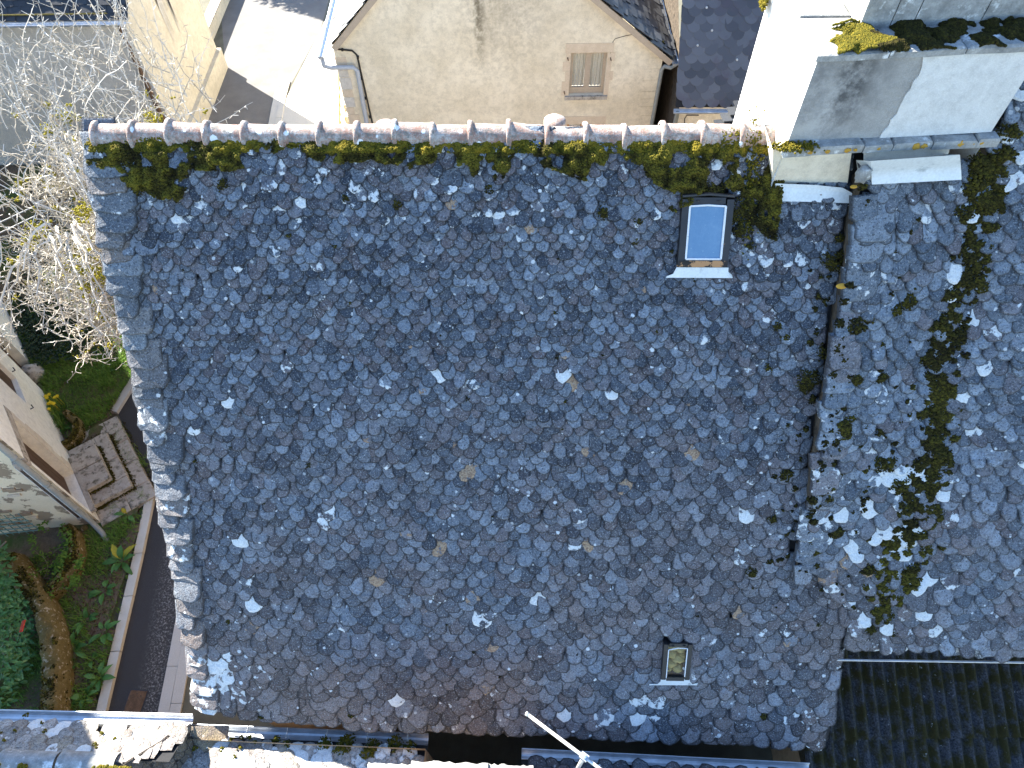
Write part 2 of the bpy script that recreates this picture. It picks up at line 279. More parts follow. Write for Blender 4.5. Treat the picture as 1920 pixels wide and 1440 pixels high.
# ------------------------------------------------------------------ mesh builder
class MB:
    def __init__(s): s.v = []; s.f = []; s.t = []; s.n = 0
    def add(s, v, f, t=None):
        v = np.asarray(v, float); s.v.append(v)
        k = s.n; s.f += [tuple(i + k for i in q) for q in f]; s.n += len(v)
        t = (random.random(), 0, 0) if t is None else t
        t = np.array(t, float)
        if t.ndim == 1: t = np.tile(np.array([*t, 1.0][:4], float), (len(v), 1))
        s.t.append(t)
    def box(s, c, size, ax=None, t=None, taper=1.0):
        ax = np.eye(3) if ax is None else np.asarray(ax, float); h = np.asarray(size, float) / 2
        q = []
        for z in (-1, 1):
            for (x, y) in ((-1, -1), (1, -1), (1, 1), (-1, 1)):
                k = taper if z > 0 else 1
                q.append(np.asarray(c) + ax[0] * x * h[0] * k + ax[1] * y * h[1] * k + ax[2] * z * h[2])
        s.add(q, [(3, 2, 1, 0), (4, 5, 6, 7), (0, 1, 5, 4), (1, 2, 6, 5), (2, 3, 7, 6), (3, 0, 4, 7)], t)
    def tube(s, pts, r, n=6, t=None, cap=True):
        pts = np.asarray(pts, float); k = len(pts); r = np.full(k, r) if np.isscalar(r) else np.asarray(r, float)
        tan = np.gradient(pts, axis=0); tan /= np.linalg.norm(tan, axis=1)[:, None] + 1e-9
        a = np.cross(tan[0], (0, 0, 1)); a = a if np.linalg.norm(a) > .1 else np.cross(tan[0], (0, 1, 0)); a = unit(a)
        v = []
        for i in range(k):
            a = a - tan[i] * a.dot(tan[i]); a = unit(a); b = np.cross(tan[i], a)
            for j in range(n):
                th = 2 * math.pi * j / n; v.append(pts[i] + r[i] * (a * math.cos(th) + b * math.sin(th)))
        f = [(i * n + j, i * n + (j + 1) % n, (i + 1) * n + (j + 1) % n, (i + 1) * n + j) for i in range(k - 1) for j in range(n)]
        if cap: f += [tuple(range(n - 1, -1, -1)), tuple((k - 1) * n + j for j in range(n))]
        s.add(v, f, t)
    def prism(s, poly, z0, z1, t=None):
        """outline in the ground plane (anticlockwise), raised from z0 to z1"""
        n = len(poly); v = [(p[0], p[1], z0) for p in poly] + [(p[0], p[1], z1) for p in poly]
        f = [tuple(range(n, 2 * n)), tuple(range(n - 1, -1, -1))] + [(i, (i + 1) % n, n + (i + 1) % n, n + i) for i in range(n)]
        s.add(v, f, t)
    def sheet(s, poly, holes, to3, depth=None, t=None):
        """flat wall with openings; holes get reveals `depth` deep (to3 maps (a, b, c) with c the depth behind the face)"""
        loops = [poly] + holes; flat = [p for L in loops for p in L]
        tri = tessellate_polygon([[Vector((p[0], p[1], 0)) for p in L] for L in loops])
        s.add([to3(p[0], p[1], 0) for p in flat], [tuple(q) for q in tri], t)
        if depth:
            for h in holes:
                n = len(h); s.add([to3(p[0], p[1], 0) for p in h] + [to3(p[0], p[1], depth) for p in h], [(i, (i + 1) % n, n + (i + 1) % n, n + i) for i in range(n)], t)
    def grid(s, fn, nu, nv, t=None):
        v = [fn(i / nu, j / nv) for j in range(nv + 1) for i in range(nu + 1)]
        f = [(j * (nu + 1) + i, j * (nu + 1) + i + 1, (j + 1) * (nu + 1) + i + 1, (j + 1) * (nu + 1) + i) for j in range(nv) for i in range(nu)]
        s.add(v, f, t)
    def build(s, name, mat, parent=None, loc=None, smooth=False, **props):
        o_par = np.array(parent['_o']) if parent is not None and '_o' in parent else np.zeros(3)
        org = o_par if loc is None else np.asarray(loc, float)
        V = np.concatenate(s.v) - org; me = bpy.data.meshes.new(name)
        me.from_pydata(V.tolist(), [], s.f)
        at = me.color_attributes.new('tint', 'FLOAT_COLOR', 'POINT')
        T = np.concatenate(s.t); at.data.foreach_set('color', T.astype(np.float32).ravel())
        if smooth: me.polygons.foreach_set('use_smooth', [True] * len(me.polygons))
        me.materials.append(M[mat] if isinstance(mat, str) else mat); me.update()
        o = bpy.data.objects.new(name, me); COL.objects.link(o)
        o.location = org - o_par if parent is not None else org
        if parent is not None: o.parent = parent
        o['_o'] = [float(x) for x in org]
        for k, x in props.items(): o[k] = x
        return o

def thing(name, label, cat, loc, group=None):
    o = bpy.data.objects.new(name, None); COL.objects.link(o); o.location = loc; o.empty_display_size = .2
    o['_o'] = [float(x) for x in loc]; o['label'] = label; o['category'] = cat
    if group: o['group'] = group
    return o
def tag(o, label, cat, group=None):
    o['label'] = label; o['category'] = cat
    if group: o['group'] = group
    return o

_bm = bmesh.new(); bmesh.ops.create_icosphere(_bm, subdivisions=1, radius=1); ICO = (np.array([v.co[:] for v in _bm.verts]), [tuple(v.index for v in f.verts) for f in _bm.faces]); _bm.free()
_bm = bmesh.new(); bmesh.ops.create_icosphere(_bm, subdivisions=3, radius=1); ICO3 = (np.array([v.co[:] for v in _bm.verts]), [tuple(v.index for v in f.verts) for f in _bm.faces]); _bm.free()
def rot3():
    q = rng.normal(size=4); q /= np.linalg.norm(q); w, x, y, z = q
    return np.array([[1 - 2 * (y * y + z * z), 2 * (x * y - z * w), 2 * (x * z + y * w)], [2 * (x * y + z * w), 1 - 2 * (x * x + z * z), 2 * (y * z - x * w)], [2 * (x * z - y * w), 2 * (y * z + x * w), 1 - 2 * (x * x + y * y)]])
def ball(mb, c, r, t=None, squash=None):
    v = ICO[0] @ rot3() * r
    if squash is not None: v = v * squash
    mb.add(v + c, ICO[1], t)
def rock(mb, c, size, seed=0, amp=.25, t=None):
    v = ICO3[0]; k = 1 + amp * (vnoise(v[:, 0] + 3, v[:, 1] * 1.0 + v[:, 2] * 1.7, 2.2, seed) - .5) * 2
    mb.add(v * k[:, None] * np.asarray(size) + c, ICO3[1], t)


# ------------------------------------------------------------------ roof frames and slates
class Roof:
    """a roof plane: s along the eave, d down the slope, h off the plane; hf(s, d) adds the sag of an old roof"""
    def __init__(s, p, sx, dn, hf=None):
        s.p = np.asarray(p, float); s.sx = unit(sx); dn = np.asarray(dn, float); s.dn = unit(dn - s.sx * s.sx.dot(dn)); s.n = unit(np.cross(s.dn, s.sx))
        if s.n[2] < 0: s.n = -s.n
        s.hf = hf or (lambda a, b: 0.0)
    def at(s, a, b, h=0.0): return s.p + s.sx * a + s.dn * b + s.n * (h + s.hf(a, b))
    def axes(s, a, b):
        e = .06; x = unit(s.at(a + e, b) - s.at(a - e, b)); y = -unit(s.at(a, b + e) - s.at(a, b - e)); n = unit(np.cross(x, y)); n = n if n.dot(s.n) > 0 else -n
        return x, unit(np.cross(n, x)) if np.cross(n, x).dot(y) > 0 else -unit(np.cross(n, x)), n
    def sd(s, u, v):
        q = at_p(u, v, s.p, s.n) - s.p; return q.dot(s.sx), q.dot(s.dn)

def slate_outline(w, L, kind):
    a = w * random.uniform(.42, .66); e = random.uniform(.75, 1.15); sk = random.uniform(-.12, .12) * w
    if kind == 'scale': a = w * .5; e = 1.0; sk = 0
    if kind == 'rect': return np.array([(-w / 2, L), (-w / 2, w * .05), (-w * .45, 0), (w * .45, 0), (w / 2, w * .05), (w / 2, L)])
    if kind == 'slab':
        j = lambda k: random.uniform(-k, k) * w
        return np.array([(-w / 2 + j(.04), L), (-w / 2 + j(.05), L * .5), (-w / 2 + j(.05), L * .12), (-w * .4, j(.03)), (-w * .1, j(.04)), (w * .2, j(.04)), (w * .38, L * .08 + j(.03)), (w * .49, L * .28), (w * .47, L * .5), (w / 2, L)])
    out = [(-w / 2, L), (-w / 2 * random.uniform(.94, 1.03), a + (L - a) * .4)]
    nseg = 7 if kind == 'stone' else 9
    for i in range(nseg):
        th = math.pi + math.pi * i / (nseg - 1); c, q = math.cos(th), math.sin(th)
        jit = 1.0 if kind == 'scale' else random.uniform(.9, 1.06)
        out.append((w / 2 * math.copysign(abs(c) ** e, c) * jit + sk * abs(q), a + a * math.copysign(abs(q) ** e, q) * jit))
    out += [(w / 2 * random.uniform(.94, 1.03), a + (L - a) * .4), (w / 2, L)]
    return np.array(out)

def slate_mesh(roof, s, d, w, L, th, tilt, kind='stone', yaw=0.0, roll=0.0):
    """one slate whose tail tip lies at (s, d): returns vertices and faces in the world"""
    o = slate_outline(w, L, kind); n = len(o)
    ctr = np.array([0, L * .38]); inn = ctr + (o - ctr) * (np.array([.68, .76]) if kind == 'stone' else np.array([.9, .93]) if kind == 'scale' else np.array([.86, .88])) + (np.array([random.uniform(-.02, .02), 0]) * w)
    zt = th * (1 + np.array([random.uniform(-.18, .18) for _ in range(n)]))
    bulge = th * random.uniform(-.1, .35)
    V = np.concatenate([np.c_[o, np.zeros(n)], np.c_[o, zt * (.5 if kind == 'stone' else .75)], np.c_[inn, zt], [[0, L * .3, th + bulge]]])
    if kind in ('rect', 'scale'): V[:, 2] = np.where(V[:, 2] > 0, th, 0)
    V[:, 2] += tilt * (L - V[:, 1]) + roll * V[:, 0]
    c, q = math.cos(yaw), math.sin(yaw); V[:, :2] = V[:, :2] @ np.array([[c, q], [-q, c]])
    f = []
    for i in range(n):
        j = (i + 1) % n
        if i != n - 1: f.append((i, j, n + j, n + i))
        f.append((n + i, n + j, 2 * n + j, 2 * n + i)); f.append((2 * n + i, 2 * n + j, 3 * n))
    x, y, nn = roof.axes(s, d); P = roof.at(s, d)
    return P + V[:, :1] * x + V[:, 1:2] * y + V[:, 2:] * nn, f

def lay(roof, d0, d1, sL, sR, wfun, exr=.68, thr=.011, kind='stone', skip=None, wob=.025, jit=1.0):
    """courses of slates from eave to ridge, joints staggered: list of (s, d, w, verts, faces)"""
    out = []; d = d1; row = 0; wc = wfun(d1)
    while d > d0:
        if abs(wfun(d) / wc - 1) > .05: wc = wfun(d)
        w0 = wc; ex = w0 * exr; a, b = sL(d), sR(d)
        k0 = math.floor(a / w0) - 1; n = int((b - a) / w0) + 3
        for k in range(n):
            sc = (k0 + k + (.5 if row % 2 else 0) + random.gauss(0, .09) * jit) * w0
            w = w0 * (1 + random.uniform(-.17, .2) * jit)
            if sc < a + w0 * .2 or sc > b - w0 * .1: continue
            dd = d + (fbm(sc, d, .9, 3) - .5) * wob * 2 + random.gauss(0, .1) * ex * jit
            if skip and skip(sc, dd): continue
            big = random.random() < .05 * jit
            th = thr * random.uniform(.8, 1.3); L = min(ex * 2.5, max(ex * 1.15, dd - d0 + ex * .4))
            tl = th / ex * (random.uniform(.8, 1.25) if jit > .3 else 1.0)
            v, f = slate_mesh(roof, sc, dd + (ex * .25 if big else 0), w * (1.32 if big else 1.1), L, th, tl, kind, random.gauss(0, .07) * jit, random.gauss(0, .05) * jit)
            out.append((sc, dd, w, v, f))
        d -= ex; row += 1
    return out

def rim(t, v):
    n = (len(v) - 1) // 3; A = np.concatenate([np.zeros(2 * n), np.ones(n + 1)]); return np.c_[np.tile(np.array(t, float), (len(v), 1)), A]
def put_slates(tiles, parent, mat, tints, most=300, name='slate', mass='slate_field', need=9.0):
    """the slates that show largest become objects of their own, the rest one piece of the roof"""
    size = []
    for (s, d, w, v, f) in tiles:
        u, vv, D = px(v[-1]); size.append(w / D * F if -20 < u < 1940 and -20 < vv < 1460 else 0)
    order = np.argsort(-np.array(size)); mb = MB(); rest = 0
    for r, i in enumerate(order):
        s, d, w, v, f = tiles[i]
        if r < most and size[i] > need:
            m1 = MB(); m1.add(v, f, rim(tints[i], v)); m1.build(name, mat, parent, loc=v[-1])
        else: mb.add(v, f, rim(tints[i], v)); rest += 1
    if rest: mb.build(mass, mat, parent, kind='stuff')

def moss_balls(mb, roof, pts, r0=.012, r1=.03, lift=.02, tintf=None, base=.03):
    for (s, d, k) in pts:
        r = random.uniform(r0, r1) * (.6 + .6 * k)
        P = roof.at(s, d, base + lift * k + r * .3)
        ball(mb, P, r, (min(1, max(0, (tintf(s, d) if tintf else .5) + random.uniform(-.3, .3))), 0, 0), np.array([1, 1, .8]))
def clump(cs, cd, r, dens=2600, asp=1.0):
    n = max(6, int(dens * math.pi * r * r * asp)); out = []
    for _ in range(n):
        a = random.uniform(0, 2 * math.pi); q = math.sqrt(random.random())
        rr = r * (.65 + .7 * vnoise(math.cos(a) * 2 + cs * 7, math.sin(a) * 2 + cd * 7, 1.0, 5))
        out.append((cs + math.cos(a) * q * rr, cd + math.sin(a) * q * rr * asp, 1 - q * q))
    return out


# ================================================================== THE GROUND
def sheet_obj(name, poly, z, mat, **k):
    mb = MB(); mb.sheet(poly, [], lambda a, b, c: (a, b, z)); o = mb.build(name, mat, **k); o['kind'] = 'structure'; return o
sheet_obj('ground', [(-400, -400), (400, -400), (400, 400), (-400, 400)], 0.0, 'concrete_dark')
G = lambda u, v, z=0.0: tuple(at_z(u, v, z)[:2])
strip = [(-6.28, -6), (-6.31, 2.4), (-7.43, 19.1), (-7.54, 20.65)]          # left edge of the pale double kerb strip
def strip_x(y): return float(np.interp(y, [p[1] for p in strip], [p[0] for p in strip]))
k_low = [(-7.05, -6), G(203, 1336), G(253, 1120), G(271, 1040), G(293, 930)]  # road side of the garden kerb
k_up = [G(222, 777), G(262, 713), (-9.2, 12.2), (-9.45, 17.3)]
road = k_low + k_up + [(-9.45, 22.4), (-13, 36), (-40, 90), (-6, 90), G(600, 60), (-7.2, 20.75)] + [(p[0] + .01, p[1]) for p in reversed(strip)]
sheet_obj('road', road, .004, 'asphalt')
sheet_obj('upper_road', [(-9.45, 13), (-9.45, 22.4), (-13, 36), (-40, 90), (-6, 90), G(600, 60), (-7.2, 20.75), (-7.3, 17), (-7.0, 13)], .006, 'asphalt_pale')
sheet_obj('pavement', [(strip_x(12) + .4, 12), (-7.03, 19.1), (-7.14, 20.65), (-7.1, 20.75), G(600, 60), (-5, 40), (3, 40), (3, 17), (3, 12)], .008, 'concrete_pale')
# double strip of kerb slabs beside the house
ks = MB(); ks.box((0, 0, -40), (.1, .1, .1)); 
kerb_strip = bpy.data.objects.new('kerb_strip', None); COL.objects.link(kerb_strip); kerb_strip['_o'] = [-6.3, 2.4, 0]; kerb_strip.location = (-6.3, 2.4, 0); kerb_strip['kind'] = 'structure'
y = .2; i = 0
while y < 20.4:
    for c in (0, 1):
        y0, y1 = y + c * .37 + .004, y + c * .37 + .996
        q = [(strip_x(y0) + .01 + c * .2, y0), (strip_x(y0) + .206 + c * .2, y0), (strip_x(y1) + .206 + c * .2, y1), (strip_x(y1) + .01 + c * .2, y1)]
        m = MB(); m.prism(q, 0, .03 + .006 * random.random() + c * .01); m.build('kerb_slab', 'concrete_pale', kerb_strip)
    y += 1.0
def kerb(name, line, w, hgt, step, mat):
    k = bpy.data.objects.new(name, None); COL.objects.link(k); k.location = (*line[0], 0); k['_o'] = [*map(float, line[0]), 0.0]; k['kind'] = 'structure'
    for a, b in zip(line[:-1], line[1:]):
        a, b = np.array(a), np.array(b); L = np.linalg.norm(b - a); d = (b - a) / L; nrm = np.array([-d[1], d[0]]); nseg = max(1, round(L / step))
        for j in range(nseg):
            p0, p1 = a + d * (L * j / nseg + .006), a + d * (L * (j + 1) / nseg - .006)
            m = MB(); m.prism([tuple(p0), tuple(p1), tuple(p1 + nrm * w), tuple(p0 + nrm * w)], 0, hgt); m.build('kerb_stone', mat, k)
    return k
kerb('kerb', k_low, .17, .1, .9, 'concrete')
kerb('kerb', k_up[:2], .17, .1, .8, 'concrete_pale')
# garden soil: a lumpy bank inside the kerb
HC = np.array([-8.385, 5.987]); HD = unit([-.584, .812]); HN = np.array([.812, .584])
def hw(a, out): return HC + HD * a + HN * out
def in_poly(x, y, P):
    c = False; n = len(P)
    for i in range(n):
        x1, y1 = P[i]; x2, y2 = P[i - 1]
        if (y1 > y) != (y2 > y) and x < (x2 - x1) * (y - y1) / (y2 - y1) + x1: c = not c
    return c
garden = [(-7.2, -3)] + [(p[0] - .15, p[1]) for p in k_low[1:]] + [(p[0] - .12, p[1]) for p in k_up[:3]] + [(-9.6, 17.4), (-30, 17.4), (-30, -3)]
xs = np.arange(-15, -6.8, .14); ys = np.arange(-.5, 17.2, .14); mb = MB(); idx = {}; V = []; Fc = []
def soil_z(x, y): return .05 + .10 * float(fbm(x, y, 1.1, 11)) + .05 * float(vnoise(x, y, 4, 12)) + .02 * max(0, -x - 7.5)
for x in xs:
    for yy in ys:
        if in_poly(x, yy, garden): idx[(round(x, 3), round(yy, 3))] = len(V); V.append((x, yy, soil_z(x, yy)))
for a in range(len(xs) - 1):
    for b in range(len(ys) - 1):
        q = [(round(xs[a], 3), round(ys[b], 3)), (round(xs[a + 1], 3), round(ys[b], 3)), (round(xs[a + 1], 3), round(ys[b + 1], 3)), (round(xs[a], 3), round(ys[b + 1], 3))]
        if all(t in idx for t in q): Fc.append(tuple(idx[t] for t in q))
mb.add(V, Fc); o = mb.build('garden_soil', 'earth', smooth=True); o['kind'] = 'structure'
# rusty manhole cover in the road
c = np.array([*G(254, 1318), .008]); dx = unit(np.array([.995, -.09, 0])); dy = np.array([.09, .995, 0])
mh = thing('manhole_cover', 'rusty rectangular iron cover set in the dark asphalt lane', 'manhole cover', tuple(c))
m = MB(); m.box(c, (.34, .44, .016), [dx, dy, (0, 0, 1)]); m.build('rim', 'iron_dark', mh)
m = MB(); m.box(c + (0, 0, .008), (.3, .4, .016), [dx, dy, (0, 0, 1)])
for i in range(5):
    for j in range(7): m.box(c + dx * (i - 2) * .055 + dy * (j - 3) * .053 + (0, 0, .019), (.022, .034, .008), [dx, dy, (0, 0, 1)])
m.build('plate', 'iron_rust', mh)


# ================================================================== THE MAIN STONE HOUSE
RL = np.array([-4.199, 6.178, 9.14]); RR = np.array([2.561, 5.983, 9.14]); EL = np.array([-4.326, 1.772, 3.101])
def h_main(s, d):
    h = .05 * (float(fbm(s, d, .45, 20)) - .5) + .03 * (float(vnoise(s, d, 1.5, 23)) - .5)
    h -= .25 * math.exp(-max(0, s + .05) / .8) * min(1, max(0, (d - 1.3) / 2.6))
    h += .03 * math.exp(-abs(d - 7.3) / .8)
    return h
R1 = Roof(RL, RR - RL, EL - RL, h_main)
house = thing('stone_house', 'old house whose big grey stone slate roof fills the picture, moss along its ridge', 'house', (-4.2, 2.1, 0))
S1 = 8.48; D1 = 7.5
def dmax(s): return 7.47 + .3 * max(0, s) / 8.5
mb = MB()
mb.grid(lambda a, b: R1.at(-.0 + a * S1, .02 + b * (dmax(a * S1) - .1), -.03), 24, 24)
bk = lambda a, b: RL + R1.sx * a * S1 + np.array([0, 1, 0]) * b * 4.5 + np.array([0, 0, -1]) * b * 6.05
mb.build('roof', 'deck', house); mb = MB(); mb.grid(bk, 24, 24, (.6, .4, 0)); mb.build('back_roof', 'slate_sunny', house)  # unseen back slope in the lit slate colour, bouncing light to the gable
roof1 = [c for c in house.children if c.name == 'roof'][0]
fy = 2.08
def wall(x0, y0, x1, y1, z0, z1): return [(x0, y0, z0), (x1, y1, z0), (x1, y1, z1), (x0, y0, z1)]
m = MB(); xr = RL[0] + S1 - .15
def fyx(x): return 2.12 - .03 * (x + 4.2)
m.grid(lambda a, b: (-4.1 + a * (xr + 4.1), fyx(-4.1 + a * (xr + 4.1)), b * 3.3), 40, 10)
m.add([(-4.1, 2.12, 0), (-4.1, 10.4, 0), (-4.1, 10.4, 3.2), (-4.1, 6.15, 8.95), (-4.1, 2.12, 3.3)], [(0, 4, 3, 2, 1)])
m.add([(xr, fyx(xr), 0), (xr, 10.4, 0), (xr, 10.4, 3.1), (xr, 5.9, 8.95), (xr, fyx(xr), 3.3)], [(0, 1, 2, 3, 4)])
m.add(wall(-4.1, 10.4, xr, 10.4, 0, 3.2), [(0, 1, 2, 3)])
m.build('wall', 'rubble', house)
# lauzes, graded: small at the ridge, broad at the eave
w1 = lambda d: .135 + .1 * (max(d, 0) / 7.4) ** 1.6
def skip1(s, d):
    if 5.96 < s < 6.46 and .58 < d < 1.42: return True
    if 6.17 < s < 6.51 and 6.04 < d < 6.64: return True
    return False
vergeW = lambda d: .27 + .06 * math.sin(d * 9) + .05 * math.sin(d * 23 + 1)
tiles = lay(R1, .02, 7.46, lambda d: -.02 + vergeW(d) * .6, lambda d: 7.62 if d < 5.0 else 8.4, w1, exr=.56, thr=.017, skip=skip1, wob=.045, jit=1.0)
for t_i, (s, d, w, v, f) in enumerate(tiles):       # the eave runs a little lower to the right
    tiles[t_i] = (s, d, w, v + R1.dn * (.3 * max(0, s) / 8.5) * (d / 7.46) ** 2, f)
WHITE = [(330, 415, .9), (338, 428, .6), (565, 388, .8), (455, 350, .7), (400, 690, .75), (412, 680, .7), (820, 704, .85), (1063, 712, .85), (1145, 733, .75), (433, 762, .8), (367, 805, .75), (630, 780, .55), (885, 714, .6), (875, 735, .6), (846, 838, .6), (461, 1016, .85), (480, 1140, .8), (610, 972, .6), (616, 985, .55), (460, 1090, .6), (568, 1108, .6), (910, 1170, .7), (1016, 1122, .85), (1388, 970, .75), (1190, 1355, .95), (1062, 1342, .8), (740, 1321, .75), (1201, 1322, .65), (1237, 1325, .65), (1128, 1342, .6), (600, 590, .5), (605, 560, .5), (490, 610, .5), (1112, 556, .6), (830, 465, .5), (602, 507, .5), (345, 425, .6), (1480, 300, .5), (1320, 1350, .5), (1510, 1345, .6), (1485, 1360, .6), (1400, 690, .5), (640, 957, .5), (1080, 1025, .55), (535, 700, .6), (1205, 920, .5), (980, 600, .45)]
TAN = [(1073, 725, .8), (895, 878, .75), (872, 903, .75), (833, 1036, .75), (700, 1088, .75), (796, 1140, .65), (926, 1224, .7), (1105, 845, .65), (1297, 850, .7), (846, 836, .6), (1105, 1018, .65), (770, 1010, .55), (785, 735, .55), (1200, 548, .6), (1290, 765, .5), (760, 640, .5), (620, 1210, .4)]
cen = np.array([px(t[3][-1])[:2] for t in tiles]); tint = []
for k, (s, d, w, v, f) in enumerate(tiles):
    wl_ = random.random(); u, vv = cen[k]
    g = random.choice([0] * 22 + [.36, .4]); b = .0
    if vv > 1215 and u < 620: g = max(0, .56 - (u - 370) / 380 + random.uniform(-.26, .2))
    if vv < 420: g = max(g, random.choice([0] * 7 + [.4, .46]))
    if u > 1350 and random.random() < .12: g = max(g, random.uniform(.35, .46))
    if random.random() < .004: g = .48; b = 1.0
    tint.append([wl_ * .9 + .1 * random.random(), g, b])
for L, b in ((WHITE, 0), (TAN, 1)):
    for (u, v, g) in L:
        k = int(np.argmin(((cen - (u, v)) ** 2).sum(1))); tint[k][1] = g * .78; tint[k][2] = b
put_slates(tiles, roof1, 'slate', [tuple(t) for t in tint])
# heavier slabs along the left verge
d = 7.46; vt = []
while d > .2:
    ex = random.uniform(.14, .25); w = random.uniform(.28, .5)
    v, f = slate_mesh(R1, -.07 + w / 2 + random.uniform(-.03, .03), d, w, min(ex * 1.7, d), random.uniform(.035, .06), random.uniform(.16, .26), 'slab', random.uniform(-.07, .07), .0)
    vt.append((0, d, w, v, f)); d -= ex
vtint = [(random.uniform(.35, 1), random.choice([0, 0, 0, .34, .42]) if px(t[3][-1])[1] < 1200 else random.choice([.3, .42, .52]), 0) for t in vt]
put_slates(vt, roof1, 'slate_verge', vtint, name='verge_slab', mass='verge_rubble')
vt = []
d = 7.45
while d > .1:   # the ragged courses bedded below the verge
    ex = random.uniform(.07, .14); w = random.uniform(.24, .36)
    v, f = slate_mesh(R1, -.055 + w / 2 + random.uniform(-.02, .02), d, w, ex * 2, .025, .02, 'slab', random.uniform(-.05, .05)); vt.append((0, d, w, v - R1.n * .045, f)); d -= ex
put_slates(vt, roof1, 'slate_pale', [(random.uniform(.2, .8), 0, 0) for _ in vt], most=0, mass='verge_packing')
# thick slates at the eave edge
vt = []; s = .02
while s < 8.35:
    w = random.uniform(.2, .34); v, f = slate_mesh(R1, s + w / 2, dmax(s) + .0 + random.uniform(-.02, .03), w, .4, .022, .05, 'slab', random.uniform(-.05, .05))
    vt.append((s, 7.5, w, v - R1.n * .012, f)); s += w * .97
put_slates(vt, roof1, 'slate', [(random.random(), random.choice([0, 0, 0, 0, .4]), 0) for _ in vt], name='eave_slate', mass='eave_slates')

# ridge tiles: half-round terracotta with a raised collar at the left end of each
ridge_us = np.arange(19) * 71.2 + 166
for i in range(18):
    s0 = (at_y(ridge_us[i], 245, 6.1)[0] + 4.199); s1 = s0 + .385
    def prof(a, r, lift=0.0):   # across the ridge: a 0..1 from the camera side to the back
        th = math.radians(-28 + 236 * a); return np.array([-math.cos(th) * r * 1.0, math.sin(th) * r + lift])
    def ring(s, r, n=13): 
        base = RL + R1.sx * s + np.array([0, 0, -.07 + .012 * math.sin(s * 2.3)]); return [base + np.array([0, prof(j / n, r)[0], prof(j / n, r)[1] * 1.05]) for j in range(n + 1)]
    jr = random.uniform(.95, 1.05); jt = random.uniform(-.012, .012)
    m = MB(); st = [(s0, .12), (s0 + .002, .14), (s0 + .01, .149), (s0 + .045, .149), (s0 + .05, .14), (s0 + .053, .124), (s0 + .058, .122), (s0 + .2, .118), (s1 + .01, .115)]
    V = [p + np.array([0, jt * 1.2, jt * (1 if s < s0 + .1 else .2)]) for (s, r) in st for p in ring(s, r * (jr if s < s0 + .07 else 1))]; k = 14
    Fq = [(a * k + j, a * k + j + 1, (a + 1) * k + j + 1, (a + 1) * k + j) for a in range(len(st) - 1) for j in range(k - 1)]
    m.add(V, [q[::-1] for q in Fq]); m.build('ridge_tile', 'terracotta', roof1, smooth=True)
# two terracotta vent cowls just behind the ridge
for (u, v, sc) in ((722, 240, 1.0), (1040, 232, 1.15)):
    q = at_y(u, v - 2, 6.42); m = MB()
    pts = [q + (0, -.02, -.35), q + (0, 0, -.1), q + (0, .0, .0)]
    m.tube(pts, [.075 * sc, .08 * sc, .085 * sc], 14); m.tube([q + (0, 0, -.02), q + (0, 0, .03)], [.1 * sc, .1 * sc], 14)
    cw = m.build('vent_cowl', 'terracotta', house, smooth=True)

